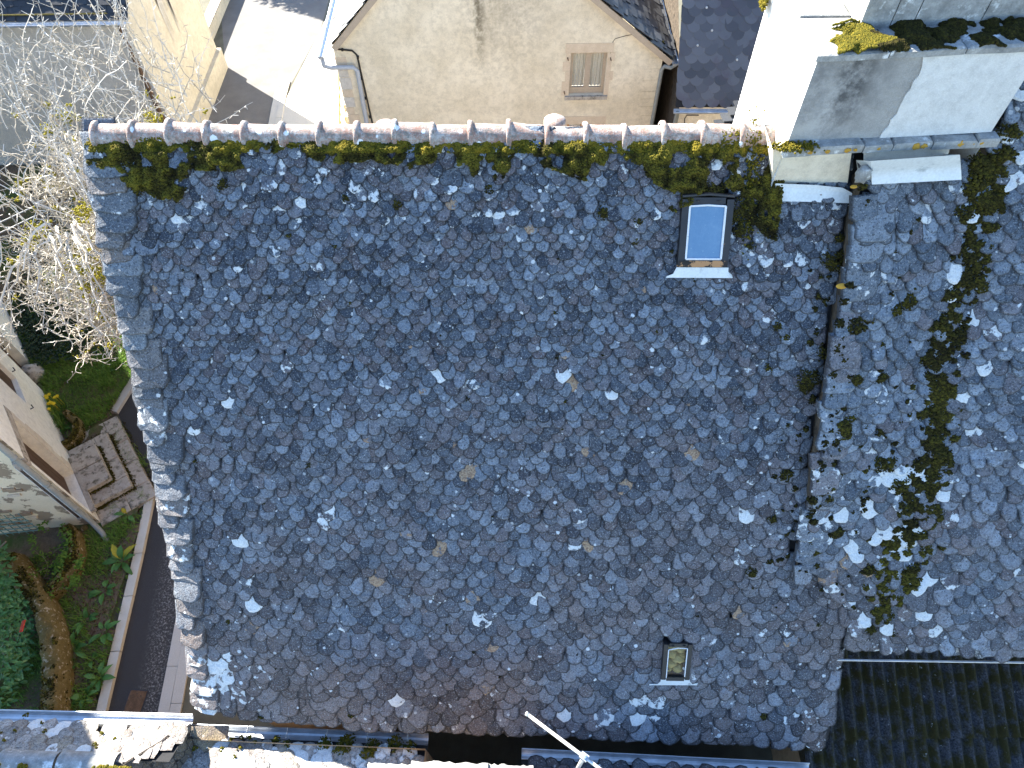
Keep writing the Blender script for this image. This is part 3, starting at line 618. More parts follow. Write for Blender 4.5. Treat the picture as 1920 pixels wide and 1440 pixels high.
# ---- roof windows
def skylight(s0, s1, d0, d1, big):
    n = R1.n; at = lambda a, b, h=0.0: R1.p + R1.sx * a + R1.dn * b + n * (h + .035)
    P = at((s0 + s1) / 2, d1)
    e = bpy.data.objects.new('skylight', None); COL.objects.link(e); e.parent = house; e['_o'] = [float(x) for x in P]; e.location = Vector(P) - house.location
    ax = [R1.sx, -R1.dn, n]; W = s1 - s0; L = d1 - d0; fw = .075 if big else .058; t = .07
    m = MB()
    for (a, b, w, l) in ((s0 + fw / 2, (d0 + d1) / 2, fw, L), (s1 - fw / 2, (d0 + d1) / 2, fw, L), ((s0 + s1) / 2, d0 + fw * .45, W - 2 * fw - .004, fw * .9), ((s0 + s1) / 2, d1 - fw * .5, W - 2 * fw - .004, fw)):
        m.box(at(a, b, t / 2 - .03), (w, l, t + .06), ax, taper=.94)
    for a in (s0 + W * .3, s1 - W * .3): m.tube([at(a - .018, d0 + fw * .5, t), at(a, d0 + fw * .45, t + .012), at(a + .018, d0 + fw * .5, t)], .008, 6)
    if big:
        r_ = MB(); r_.box(at((s0 + s1) / 2, d1 - fw * .45, t / 2 - .024), (W + .006, fw * .92, t + .06), ax, taper=.95); r_.build('lower_rail', 'iron_flaking', e)
        m.tube([at(s0, d0 - .01, .05), at((s0 + s1) / 2, d0 - .03, .06), at(s1, d0 - .01, .05)], .018, 6)
    m.build('frame', 'iron_dark', e)
    a0, a1, b0, b1 = s0 + fw + .005, s1 - fw - .005, d0 + fw + .012, d1 - fw - .008
    if big:
        m = MB(); m.grid(lambda i, j: at(a0 + (a1 - a0) * i, b0 + (b1 - b0) * j - .008 * math.sin(math.pi * i) * (1 - j), t - .012 + .004 * math.sin(math.pi * i)), 8, 2); m.build('pane', 'pane', e)
    else:
        m = MB(); m.box(at((a0 + a1) / 2, (b0 + b1) / 2, -.1), (a1 - a0 + .02, b1 - b0 + .02, .01), ax); m.build('inner_board', 'stone_inside', e)
        m = MB(); m.box(at((a0 + a1) / 2, (b0 + b1) / 2, t - .03), (a1 - a0, b1 - b0, .004), ax); m.build('pane', 'glass', e)
        for (fx, fy_, r) in ((.25, .35, .07), (.7, .5, .085), (.3, .68, .075), (.75, .15, .07), (.3, .08, .08), (.65, .85, .07), (.9, .4, .05), (.15, .9, .05)):
            m = MB(); rock(m, at(a0 + (a1 - a0) * fx, b0 + (b1 - b0) * fy_, -.035), (r * 1.1, r * .9, r * .55), random.randint(0, 50)); m.build('packing_stone', 'stone_inside', e, smooth=True)
    bd = .014; m = MB()
    if big: seg = [((a0, b1), (a0, b0)), ((a0, b0), ((a0 + a1) / 2, b0 - .01)), (((a0 + a1) / 2, b0 - .01), (a1, b0)), ((a1, b0), (a1, b1)), ((a1, b1), (a0, b1))]
    else: seg = [((a0, b1 + .02), (a0, b0 + .03)), ((a0, b0 + .03), ((a0 + a1) / 2, b0)), (((a0 + a1) / 2, b0), (a1, b0 + .005)), ((a1, b0 + .005), (a1, b1))]
    for p, q in seg: m.tube([at(*p, t - .004), at(*q, t - .004)], bd * (.8 if big else .5), 5)
    m.build('putty', 'white_paint', e)
    if big: poly = [(s0 - .005, d1 + .005), (s1 + .01, d1 + .005), (s1 + .015, d1 + .05), (s1 + .06, d1 + .085), (s1 + .075, d1 + .12), (s0 - .1, d1 + .12), (s0 - .095, d1 + .105), (s0 - .03, d1 + .075)]
    else: poly = [(s0 + .0, d1 - .02), (s1 - .0, d1 - .03), (s1 + .02, d1 + .03), (s1 + .055, d1 + .075), (s1 + .12, d1 + .05), (s1 + .115, d1 + .095), (s0 - .14, d1 + .11), (s0 - .13, d1 + .085), (s0 - .03, d1 + .085), (s0 + .0, d1 + .03)]
    m = MB(); q = [at(p[0], p[1], .06 - .035 * max(0, (p[1] - d1) / .12)) for p in poly]; k = len(q)
    m.add(q + [p - n * .006 for p in q], [tuple(range(k)), tuple(range(2 * k - 1, k - 1, -1))] + [(i, k + i, k + (i + 1) % k, (i + 1) % k) for i in range(k)])
    m.build('lead_apron', 'zinc_new', e)
    return e
sk1 = skylight(5.955, 6.475, .62, 1.32, True); sk1['label'] = 'upper skylight with blue pane in a rusty black frame'
sk2 = skylight(6.16, 6.52, 6.04, 6.62, False); sk2['label'] = 'lower small skylight with ochre stones behind the glass'

# ---- moss
band = MB(); bl = MB()
def band_depth(s):
    u = 166 + s / .385 * 71.2
    return float(np.interp(u, [165, 200, 330, 360, 480, 640, 700, 790, 830, 900, 1000, 1080, 1150, 1250, 1330, 1400, 1460], [.42, .62, .55, .4, .3, .26, .38, .38, .3, .4, .32, .36, .42, .55, .5, .75, .85])) * (.75 + .7 * float(vnoise(s, 0, 3.1, 31)))
cnt = 0
while cnt < 40000:
    s = random.uniform(-.03, 6.95); d = .06 + random.uniform(.0, 1.0) ** 1.2; D = band_depth(s)
    if d > D: continue
    nz = float(fbm(s, d, 5.2, 40))
    if nz < .33 + .25 * (d / D) ** 1.2 - (.12 if d < .2 else 0): continue
    cu = float(vnoise(s, d, 15, 46)); cnt += 1; k = min(1, (nz - .36) * 3.2); r = random.uniform(.006, .016)
    P = R1.at(s, d, .02 + min(1, (d - .02) / .14) * (.035 * k + .07 * cu) + random.uniform(-.012, .012))
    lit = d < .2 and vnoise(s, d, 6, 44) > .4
    tv = min(1, max(0, .3 + .6 * float(vnoise(s, d, 2.6, 41)) + .25 * (.3 - d) + .9 * (cu - .5) + random.uniform(-.25, .25)))
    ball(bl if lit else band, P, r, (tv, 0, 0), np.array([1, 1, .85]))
# cushions on the ridge tiles and single clumps out on the slates
for _ in range(5200):
    s = random.uniform(.1, 6.95); u = 166 + s / .385 * 71.2
    if vnoise(s, 0, 4.3, 51) < np.interp(u, [160, 400, 900, 1100, 1460], [.52, .62, .6, .5, .3]): continue
    a = random.uniform(-.1, .16 + .3 * (u > 1330) + .1 * (u < 330)); th = math.radians(-28 + 236 * max(a, 0)); base = RL + R1.sx * s + np.array([0, 0, -.07]); r = .122
    ball(bl, base + np.array([0, -math.cos(th) * r, math.sin(th) * r + min(a, 0) * .4]), random.uniform(.006, .014), (random.uniform(.35, 1), 0, 0))
for (u, v, r) in [(1130, 398, .08), (1195, 415, .06), (1190, 450, .05), (1258, 470, .03), (745, 385, .06), (918, 355, .07), (650, 372, .05), (1390, 430, .12), (1380, 395, .14), (1335, 360, .13), (1405, 460, .05), (1300, 350, .12), (1560, 490, .14), (1570, 445, .07), (1510, 712, .15), (1470, 630, .07), (1455, 610, .06), (1437, 688, .06), (1445, 970, .08), (1408, 1070, .09), (1470, 888, .1), (1540, 660, .08), (1428, 1335, .06), (660, 1335, .05), (700, 1357, .04), (580, 870, .04), (1230, 620, .03), (1040, 585, .03), (360, 870, .03), (340, 1200, .05), (425, 1170, .04), (490, 1345, .04), (1130, 620, .025), (1060, 750, .03), (1560, 755, .05), (1550, 870, .06), (1585, 1090, .08), (1530, 1165, .05), (1510, 1010, .05), (300, 340, .16), (260, 350, .1), (420, 345, .08), (280, 845, .035), (630, 460, .03), (545, 440, .03), (1100, 590, .02), (1515, 640, .05)]:
    s, d = R1.sd(u, v); moss_balls(band, R1, clump(s, d, r, 6500), .005, .013, r * .3 + .012, lambda a, b: .45)
for _ in range(60):
    s, d = random.uniform(.2, 7.5), random.uniform(.8, 7.3); moss_balls(band, R1, clump(s, d, random.uniform(.012, .03), 5000), .006, .012, .02, lambda a, b: .3)
band.build('moss', 'moss', roof1, kind='stuff'); bl.build('sunlit_moss', 'moss_lit', roof1, kind='stuff')


# ================================================================== THE ADJOINING HOUSE ON THE RIGHT
def h_right(s, d):
    v = 8.98 + .05 * math.sin(d * 2.1) - .01 * d                 # the mossy fold between verge strip and roof
    h = .07 * (float(fbm(s, d, .6, 60)) - .5) + .035 * (float(vnoise(s, d, 2.2, 61)) - .5)
    if s < v:
        k = (v - s) / 1.33; lift = min(1, max(0, (5.35 - d) / 1.3))
        h += .02 + (.15 * k) * lift + .02 * (1 - lift)
    else: h += .02 + .10 * min(1, (s - v) / 1.2)
    return h
R2 = Roof(RL, RR - RL, EL - RL, h_right)
rhouse = thing('adjoining_house', 'adjoining house at the right with bluish slate roof folded along a mossy valley', 'house', (4.4, 2.6, 0))
S2 = 14.5; D2 = 6.12
mb = MB(); mb.grid(lambda a, b: R2.at(7.68 + a * (S2 - 7.68), .35 + b * (5.3 - .35), -.045), 40, 30)
mb.grid(lambda a, b: R2.at(8.35 + a * (S2 - 8.35), 5.3 + b * (D2 - 5.3), -.045), 30, 6)
mb.grid(lambda a, b: R2.at(8.95 + a * 5.5, .35 - b * 1.6, -.045), 10, 4)
mb.grid(lambda a, b: R2.at(8.95 + a * 5.5, -1.25, -.05) + np.array([0, 1, 0]) * b * 4.5 + np.array([0, 0, -1]) * b * 6, 2, 2)
roof2 = mb.build('roof', 'deck', rhouse)
m = MB(); x0, x1 = 4.42, 10.0
m.grid(lambda a, b: (x0 + a * (x1 - x0), 2.75 - a * .1, b * 4.0), 4, 4); m.add(wall(x1, 2.65, x1, 10.3, 0, 4), [(0, 1, 2, 3)]); m.add(wall(x1, 10.3, x0, 10.3, 0, 3.2), [(0, 1, 2, 3)])
m.build('wall', 'rubble', rhouse)
m = MB(); m.grid(lambda a, b: R2.at(7.66, .4 + a * 4.7, -.25 + b * .22) if b < 1 else R2.at(7.68, .4 + a * 4.7, -.03), 30, 2); m.build('verge_face', 'stone_dark', roof2)
w2 = lambda d: .165 + .04 * (max(d, 0) / 6) ** 1.5
def sL2(d): return 7.72 + .04 * math.sin(d * 11) if d < 4.95 else 7.8 + (d - 4.95) * .62
def skip2(s, d): return (8.05 < s < 8.95 and d < .42) or s > 12.2 or (d < .06 and s < 9.0)
t2 = lay(R2, -1.2, D2, sL2, lambda d: 12.0, w2, exr=.58, thr=.024, skip=skip2, wob=.045, jit=1.1)
ti = []
for (s, d, w, v, f) in t2:
    fold = math.exp(-((s - 8.98) / .45) ** 2)
    g = random.choice([0] * 12 + [.38, .44]) + fold * random.choice([0, 0, .36, .42]) + (random.choice([0, 0, .3, .4, .46]) if 3.6 < d < 5.7 and s < 9.1 else 0); ti.append((random.random(), min(.8, g) if s < 9.5 else (g if random.random() < .2 else 0), 0 if random.random() < .97 else 1))
put_slates(t2, roof2, 'slate_pale', ti)
d = 5.1; vt = []
while d > .75:
    ex = random.uniform(.1, .22); w = random.uniform(.2, .42)
    v, f = slate_mesh(R2, 7.6 + w / 2 + random.uniform(-.05, .05), d, w, ex * 1.9, random.uniform(.035, .07), random.uniform(.06, .16), 'slab', random.uniform(-.14, .14)); vt.append((0, d, w, v, f)); d -= ex
put_slates(vt, roof2, 'slate_pale', [(random.uniform(.3, 1), random.choice([0, 0, 0, .36, .42]), 0) for _ in vt], name='verge_slab')
vt = []; s = 8.4
while s < 12:
    w = random.uniform(.26, .4); v, f = slate_mesh(R2, s + w / 2, D2 + .03 + random.uniform(-.02, .02), w, .4, .03, .05, 'stone', random.uniform(-.05, .05)); vt.append((s, D2, w, v, f)); s += w * .95
put_slates(vt, roof2, 'slate_pale', [(random.random(), random.choice([0, 0, .5]), 0) for _ in vt], name='eave_slate')
m = MB(); g0 = at_p(1575, 1240, R2.at(8.4, 6.2, -.05), R2.n); 
m.tube([R2.at(8.38, 6.33, -.02), R2.at(9.5, 6.3, -.0), R2.at(12.5, 6.2, .04)], .014, 6); m.build('gutter', 'zinc', rhouse)
band = MB()
for _ in range(430):   # moss along the fold
    d = random.uniform(.2, 5.9); k = np.interp(d, [0, 1.5, 3.4, 4.6, 5.9], [.12, .11, .14, .25, .14]); s = 8.98 + .05 * math.sin(d * 2.1) - .01 * d + random.gauss(0, 1) * k * .7 - .02
    if vnoise(s, d, 3.3, 71) < .3: continue
    moss_balls(band, R2, clump(s, d, random.uniform(.04, .1), 5600), .008, .018, .05, lambda a, b: .2 + .5 * float(vnoise(a, b, 2, 72)))
for (u, v, r) in [(1590, 605, .13), (1615, 590, .06), (1690, 560, .09), (1665, 575, .07), (1700, 535, .05), (1640, 425, .06), (1640, 640, .04), (1590, 700, .1), (1640, 700, .08), (1560, 720, .07), (1585, 770, .06), (1565, 785, .12), (1570, 800, .1), (1600, 820, .06), (1640, 800, .07), (1545, 900, .08), (1540, 920, .07), (1610, 870, .05), (1560, 985, .1), (1565, 870, .05), (1520, 1020, .09), (1640, 860, .1), (1680, 900, .13), (1690, 950, .12), (1660, 860, .1), (1620, 1060, .1), (1650, 1110, .1), (1750, 850, .15), (1745, 820, .12), (1740, 910, .1), (1700, 1060, .1), (1820, 340, .16), (1830, 380, .14), (1800, 400, .12), (1880, 250, .12), (1870, 290, .12), (1825, 310, .12), (1620, 1000, .05), (1910, 680, .04), (1790, 760, .05), (1600, 345, .05), (1605, 375, .06), (1660, 1010, .05), (1610, 790, .05)]:
    s, d = R2.sd(u, v); moss_balls(band, R2, clump(s, d, r * 1.15, 5200), .007, .017, r * .3 + .03, lambda a, b: .3 + .3 * float(vnoise(a, b, 3, 73)))
for _ in range(70):
    d = random.uniform(1.4, 5.0); s = 7.66 + random.uniform(0, .3) * random.random(); moss_balls(band, R2, clump(s, d, random.uniform(.02, .075), 5200), .007, .016, .05, lambda a, b: .25)
for _ in range(75):
    d = random.uniform(.8, 5.6); s = random.uniform(7.8, 8.9); moss_balls(band, R2, clump(s, d, random.uniform(.015, .05), 5200), .007, .016, .04, lambda a, b: .25)
for _ in range(40):
    d = random.uniform(1.2, 5.0); s = 7.58 - abs(random.gauss(0, .12)); moss_balls(band, R1, clump(s, d, random.uniform(.015, .05), 5200), .007, .016, .03, lambda a, b: .3)
band.build('moss', 'moss', roof2, kind='stuff')

# ------------------------------------------------------------------ the chimney astride the ridge
CX0, CX1, CY0, CY1 = 2.615, 4.56, 5.6, 7.1; CZB, CZT = 9.3, 10.12
chim = thing('chimney_stack', 'massive rendered chimney stack with moss on its stone cap, left side glaring in the sun', 'chimney', ((CX0 + CX1) / 2, 6.3, 8.3))
def ybk(x): return CY0 + .06 * (x - CX0)
m = MB(); A = (CX0, CY0); B = (CX1, ybk(CX1)); C_ = (CX1, CY1); D_ = (CX0, CY1 + .05)
def quadwall(p, q, z0, z1): return [(p[0], p[1], z0), (q[0], q[1], z0), (q[0], q[1], z1), (p[0], p[1], z1)]
xm = 3.42
xm = 3.56; pm = (xm, ybk(xm)); pm2 = (xm + .16, ybk(xm + .16))
m.add([(A[0], A[1], CZB), (xm + .05, ybk(xm + .05), CZB), (xm + .05, ybk(xm + .05), CZT), (A[0], A[1], CZT)], [tuple(range(4))])
m.build('cement_face', 'chimney_grey', chim)
m = MB(); o_ = -.012
zs = np.linspace(CZB, CZT, 14); xsm = np.interp(zs, [CZB, 9.6, 9.85, CZT], [xm - .06, xm - .02, xm + .0, xm - .03]) + rng.uniform(-.018, .018, 14)
V = []
for z, x in zip(zs, xsm): V += [(x, ybk(x) + o_, z), (B[0], B[1] + o_, z)]
m.add(V, [(2 * i, 2 * i + 1, 2 * i + 3, 2 * i + 2) for i in range(13)]); m.add([(x, ybk(x) + o_, z) for z, x in zip(zs, xsm)] + [(x, ybk(x) + .001, z) for z, x in zip(zs, xsm)], [(i + 1, i, 14 + i, 15 + i) for i in range(13)])
m.add(quadwall(D_, A, 6.5, CZT), [(0, 1, 2, 3)]); m.add(quadwall(B, C_, 6.5, CZT), [(0, 1, 2, 3)]); m.add(quadwall(C_, D_, 6.5, CZT), [(0, 1, 2, 3)])
m.build('shaft', 'chimney_white', chim)
# cap slabs: a stepped stone crown
m_names = []
capd = .07
def slab(name, poly, z0, z1, mat, bump=.012, par=chim):
    m = MB(); n = len(poly); ctr = np.mean(poly, axis=0)
    V = [(x, y, z0) for x, y in poly] + [(x, y, z1 - random.uniform(0, bump)) for x, y in poly] + [tuple(ctr[i] + (p[i] - ctr[i]) * .9 for i in (0, 1)) + (z1 + random.uniform(0, bump),) for p in poly]
    f = [tuple(range(n - 1, -1, -1)), tuple(range(2 * n, 3 * n))] + [(k * n + i, k * n + (i + 1) % n, (k + 1) * n + (i + 1) % n, (k + 1) * n + i) for k in (0, 1) for i in range(n)]
    m.add(V, f); return m.build(name, mat, par)
q = lambda x: ybk(x) - .035
for a, b in ((CX0 - .03, 3.2), (3.21, 3.86), (3.87, CX1 + .05)):
    slab('cap_stone', [(a, q(a)), ((a + b) / 2, q((a + b) / 2) - .012), (b, q(b)), (b, 6.16), (a, 6.16)], CZT - .0, CZT + .055, 'stone_cap')
for a, b in ((CX0 + .42, 3.3), (3.31, 3.5), (3.51, 4.1), (4.11, CX1 + .02)):
    slab('cap_stone', [(a, 5.93 + .06 * (a - CX0)), (b, 5.93 + .06 * (b - CX0)), (b, CY1), (a, CY1)], CZT + .05, CZT + .47, 'stone_cap')
slab('cap_stone', [(CX0 - .03, 6.17), (CX0 + .41, 6.17), (CX0 + .41, CY1 + .03), (CX0 - .03, CY1 + .05)], CZT, CZT + .075, 'stone_cap')
# string course of stones at the foot of the shaft
x = CX0 - .05
while x < CX1 + .02:
    w = random.uniform(.26, .5); b = min(x + w, CX1 + .06); slab('ledge_stone', [(x, ybk(x) - .11 + random.uniform(-.01, .01)), (b, ybk(b) - .11 + random.uniform(-.01, .01)), (b, ybk(b) + .02), (x, ybk(x) + .02)], 9.215 + random.uniform(-.01, .01), 9.29 + random.uniform(-.01, .01), 'stone_cap', .02); x = b + .006
# rendered foot, with its lead flashings
pf = at_p(1456, 345, R1.p + R1.n * .03, R1.n); pg = at_p(1592, 345, R1.p + R1.n * .03, R1.n)
m = MB(); m.add([(pf[0] - .03, pf[1], pf[2] - .06), (pg[0], pg[1], pg[2] - .06), (3.25, 5.61, 9.23), (CX0 - .12, 5.585, 9.23), (pf[0] - .03, 6.2, pf[2] - .06), (CX0 - .12, 6.2, 9.23), (pg[0], 6.2, pg[2] - .06), (3.25, 6.2, 9.23)], [(0, 1, 2, 3), (0, 3, 5, 4), (1, 6, 7, 2)]); m.build('foot', 'cream_wall', chim)
def flash(name, pix, rf, lift, bend=.03):
    m = MB(); P = [at_p(u, v, rf.p + rf.n * h, rf.n) for (u, v, h) in pix]; n = len(P)
    m.add(P + [p - rf.n * .008 for p in P], [tuple(range(n)), tuple(range(2 * n - 1, n - 1, -1))] + [(i, n + i, n + (i + 1) % n, (i + 1) % n) for i in range(n)]); return m.build(name, 'zinc_new', chim)
flash('flashing', [(1424, 368, .05), (1429, 377, .045), (1500, 378, .05), (1594, 381, .05), (1598, 362, .06), (1580, 352, .09), (1530, 347, .1), (1455, 344, .1), (1450, 350, .08)], R1, 0)
m = MB()
def ff(a, b):
    u = 1632 + a * 168 + b * 3; v = np.interp(b, [0, .45, .75, 1], [302, 318, 330, 346]) - a * np.interp(b, [0, 1], [12, 9]); h = np.interp(b, [0, .3, .6, 1], [.5, .42, .31, .27])
    return at_p(u, v, R2.p + R2.n * h, R2.n)
m.grid(ff, 8, 6); m.grid(lambda a, b: ff(a, 1) - R2.n * .3 * b, 8, 1); m.grid(lambda a, b: ff(0, a) - R2.n * .3 * b, 4, 1); m.grid(lambda a, b: ff(1, a) - R2.n * .3 * b, 4, 1)
m.build('flashing', 'zinc_new', chim, smooth=True)
m = MB(); m.add([(3.36, 5.62, 9.23), (4.22, 5.68, 9.23), (4.2, 5.5, 8.9), (3.45, 5.5, 8.9), (CX1 - .1, 6.2, 9.23), (CX1 - .1, 6.2, 8.6)], [(0, 3, 2, 1), (1, 2, 5, 4)]); m.build('foot', 'cream_wall', chim)
m = MB(); rock(m, at_p(1618, 328, R2.p + R2.n * .34, R2.n), (.075, .06, .1), 4); m.build('packing_stone', 'stone_cap', chim, smooth=True)
# moss and lichen on cap, ledge and left corner
mo = MB(); ml = MB(); lo = MB()
for _ in range(19000):
    x = random.uniform(CX0 + .0, CX1 + .05); y = ybk(x) + random.uniform(-.04, .36); nz = float(fbm(x, y, 5, 80))
    thr = .43 if x > CX0 + .5 else np.interp(x, [CX0, CX0 + .12, CX0 + .5], [.85, .58, .38])
    if nz < thr: continue
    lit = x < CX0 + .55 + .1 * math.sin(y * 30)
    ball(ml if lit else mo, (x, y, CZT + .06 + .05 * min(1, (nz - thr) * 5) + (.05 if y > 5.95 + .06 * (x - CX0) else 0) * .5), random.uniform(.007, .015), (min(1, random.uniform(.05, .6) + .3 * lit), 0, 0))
for (x0_, n_) in ((CX0 + .0, 420), (CX0 + .16, 220)):
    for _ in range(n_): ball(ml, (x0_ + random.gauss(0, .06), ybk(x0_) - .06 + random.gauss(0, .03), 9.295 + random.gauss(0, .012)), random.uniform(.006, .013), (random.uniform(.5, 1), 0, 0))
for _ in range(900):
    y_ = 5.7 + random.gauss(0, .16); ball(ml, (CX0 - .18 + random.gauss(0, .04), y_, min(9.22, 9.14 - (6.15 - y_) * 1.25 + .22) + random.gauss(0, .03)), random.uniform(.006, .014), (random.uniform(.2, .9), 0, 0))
ball_c = at_x(1412, 72, CX0 - .05)
for _ in range(160): ball(ml, (CX0 - .03 + random.uniform(-.05, 0), 7.1 + random.gauss(0, .035), 9.85 + random.gauss(0, .04)), random.uniform(.01, .02), (random.uniform(.5, 1), 0, 0))
for u, r in ((1520, .03), (1555, .025), (1593, .03), (1608, .02), (1652, .02), (1725, .04), (1740, .03), (1808, .045), (1835, .03), (1850, .03)):
    P = at_y(u, 272 - (u - 1500) * .01, ybk(3.2) - .1); c0 = np.array([P[0], ybk(P[0]) - .108, 9.255])
    k = 14; th = np.linspace(0, 2 * math.pi, k, endpoint=False); rr = r * (.75 + .5 * rng.random(k)); ringp = [c0 + (math.cos(a) * q_, -.004, math.sin(a) * q_ * .8) for a, q_ in zip(th, rr)]
    lo.add(ringp + [c0 + (0, -.012, 0)] + [p + np.array([0, .01, 0]) for p in ringp], [(i, (i + 1) % k, k) for i in range(k)] + [(k + 1 + i, k + 1 + (i + 1) % k, (i + 1) % k, i) for i in range(k)])
for (u, v, r) in ((1840, 342, .05), (1815, 345, .035), (1560, 528, .05), (1580, 347, .03)):
    s, d = R2.sd(u, v); P = R2.at(s, d, .06); k = 12; th = np.linspace(0, 2 * math.pi, k, endpoint=False)
    ringp = [P + R2.sx * math.cos(a) * r * 1.2 + R2.dn * math.sin(a) * r * .6 for a in th]; lo.add(ringp + [P + R2.n * .012], [(i, (i + 1) % k, k) for i in range(k)])
mo.build('moss', 'moss', chim, kind='stuff'); ml.build('sunlit_moss', 'moss_lit', chim, kind='stuff'); lo.build('orange_lichen', 'lichen_orange', chim, kind='stuff')


# ================================================================== THE CORRUGATED LEAN-TO
shed = thing('corrugated_lean_to', 'mossy corrugated fibre-cement lean-to roof below the eave at lower right', 'lean-to', (5.9, 1.9, 0))
SA = np.array([4.22, 2.62, 2.32]); 
def corr(x0_, x1_, y0_, y1_, z0_, z1_, off):
    n = int((x1_ - x0_) / .17 * 10); m = MB()
    m.grid(lambda a, b: (x0_ + a * (x1_ - x0_), y0_ + (y1_ - y0_) * b, z0_ + (z1_ - z0_) * b + (.045 * math.cos((x0_ + a * (x1_ - x0_)) / .17 * 2 * math.pi)) + off), n, 3)
    return m.build('corrugated_sheet', 'fibre', shed, smooth=True)
for i in range(5):
    xa = 4.2 + i * .8; corr(xa, xa + .84, 2.75, 1.55, 2.42, 1.95, .004 * i); corr(xa, xa + .84, 1.68, .0, 1.97, 1.35, -.03 + .004 * i)
m = MB(); m.add(wall(4.3, .2, 8.2, .2, 0, 1.3), [(0, 1, 2, 3)]); m.add(wall(4.3, .2, 4.3, 2.7, 0, 1.3), [(0, 1, 2, 3)]); m.build('wall', 'rubble', shed)


# ================================================================== THE HOUSE OPPOSITE (gable towards us)
YF = 16.5
fh = thing('gable_house', 'house beyond the ridge showing its ochre rendered gable with one shuttered-frame window', 'house', (0, 20, 0))
A = at_y(619, 87, YF - .12); B = at_y(688, 0, YF - .12); Cc = at_y(1264, 113, YF - .12); E_ = at_y(1195, 55, YF - .12); F_ = at_y(1130, 0, YF - .12)
mL = (B[2] - A[2]) / (B[0] - A[0]); mR = (F_[2] - E_[2]) / (F_[0] - E_[0])
xrg = ((F_[2] - mR * F_[0]) - (A[2] - mL * A[0])) / (mL - mR); zrg = A[2] + mL * (xrg - A[0])
YB = YF + 9
wl0, wl1 = at_y(627, 94, YF)[0], at_y(657, 241, YF)[0]; wr0 = at_y(1240, 120, YF)[0]; wr1 = at_y(1219, 240, YF)[0]
xl = (wl0 + wl1) / 2; xrw = (wr0 + wr1) / 2
def zroof(x): return A[2] + mL * (x - A[0]) if x < xrg else float(np.interp(x, [xrg, F_[0], E_[0], Cc[0]], [zrg, F_[2], E_[2], Cc[2]]))
W1 = [at_y(1071, 99, YF), at_y(1131, 178, YF)]; W2 = [at_y(1063, 233, YF), at_y(1118, 300, YF)]
def rect(a, b): x0_, x1_, z0_, z1_ = min(a[0], b[0]), max(a[0], b[0]), min(a[2], b[2]), max(a[2], b[2]); return [(x0_, z0_), (x1_, z0_), (x1_, z1_), (x0_, z1_)]
h1, h2 = rect(*W1), rect(*W2)
out = [(xl, 0), (xrw, 0), (xrw, zroof(xrw) - .1)] + [(x, zroof(x) - .08) for x in (E_[0], F_[0], xrg, -2.2)] + [(xl, zroof(xl) - .08)]
m = MB(); m.sheet(out, [h1, h2], lambda a, b, c: (a, YF + c, b), .16)
m.add(wall(xl, YF, xl, YB, 0, zroof(xl) - .1), [(0, 1, 2, 3)]); m.add(wall(xrw, YF, xrw, YB, 0, zroof(xrw) - .1), [(0, 1, 2, 3)]); m.add(wall(xrw, YB, xl, YB, 0, 3.5), [(0, 1, 2, 3)])
m.build('wall', 'gable', fh)
def window(par, h, to3, frame, curt, depth, surround=None, pan=2, cols=1):
    (x0_, z0_), (x1_, _), (_, z1_), _ = h; w_ = x1_ - x0_; hh = z1_ - z0_
    def bx(mb, a0, a1, b0, b1, c0, c1):
        v = [to3(a, b, c) for c in (c0, c1) for (a, b) in ((a0, b0), (a1, b0), (a1, b1), (a0, b1))]
        mb.add(v, [(3, 2, 1, 0), (4, 5, 6, 7), (0, 1, 5, 4), (1, 2, 6, 5), (2, 3, 7, 6), (3, 0, 4, 7)])
    m = MB(); f = .075
    for (a0, a1, b0, b1) in ((x0_, x0_ + f, z0_, z1_), (x1_ - f, x1_, z0_, z1_), (x0_ + f, x1_ - f, z1_ - f, z1_), (x0_ + f, x1_ - f, z0_, z0_ + .17), ((x0_ + x1_) / 2 - .07, (x0_ + x1_) / 2 + .07, z0_ + .17, z1_ - f)): bx(m, a0, a1, b0, b1, depth - .045, depth + .02)
    fr = m.build('window', frame, par)
    for a0, a1 in ((x0_ + f, (x0_ + x1_) / 2 - .07), ((x0_ + x1_) / 2 + .07, x1_ - f)):
        m = MB(); bx(m, a0, a1, z0_ + .17, z1_ - f, depth - .0, depth + .006); pa = m.build('pane', 'glass', fr)
        m = MB(); m.grid(lambda i, j: to3(a0 + (a1 - a0) * i, z0_ + .17 + (z1_ - f - z0_ - .17) * j, depth + .035 + .012 * math.sin(i * 22)), 16, 1); m.build('curtain', curt, fr)
    return fr
t3 = lambda a, b, c: (a, YF + c, b)
win1 = window(fh, h1, t3, 'wood_beige', 'curtain', .14); win2 = window(fh, h2, t3, 'wood_orange', 'curtain_white', .14)
def bxs(name, x0_, x1_, z0_, z1_, mat, y0_=-.012, par=fh):
    m = MB(); m.box(((x0_ + x1_) / 2, YF + (y0_ + .03) / 2, (z0_ + z1_) / 2), (x1_ - x0_, .03 - y0_, z1_ - z0_)); return m.build(name, mat, par)
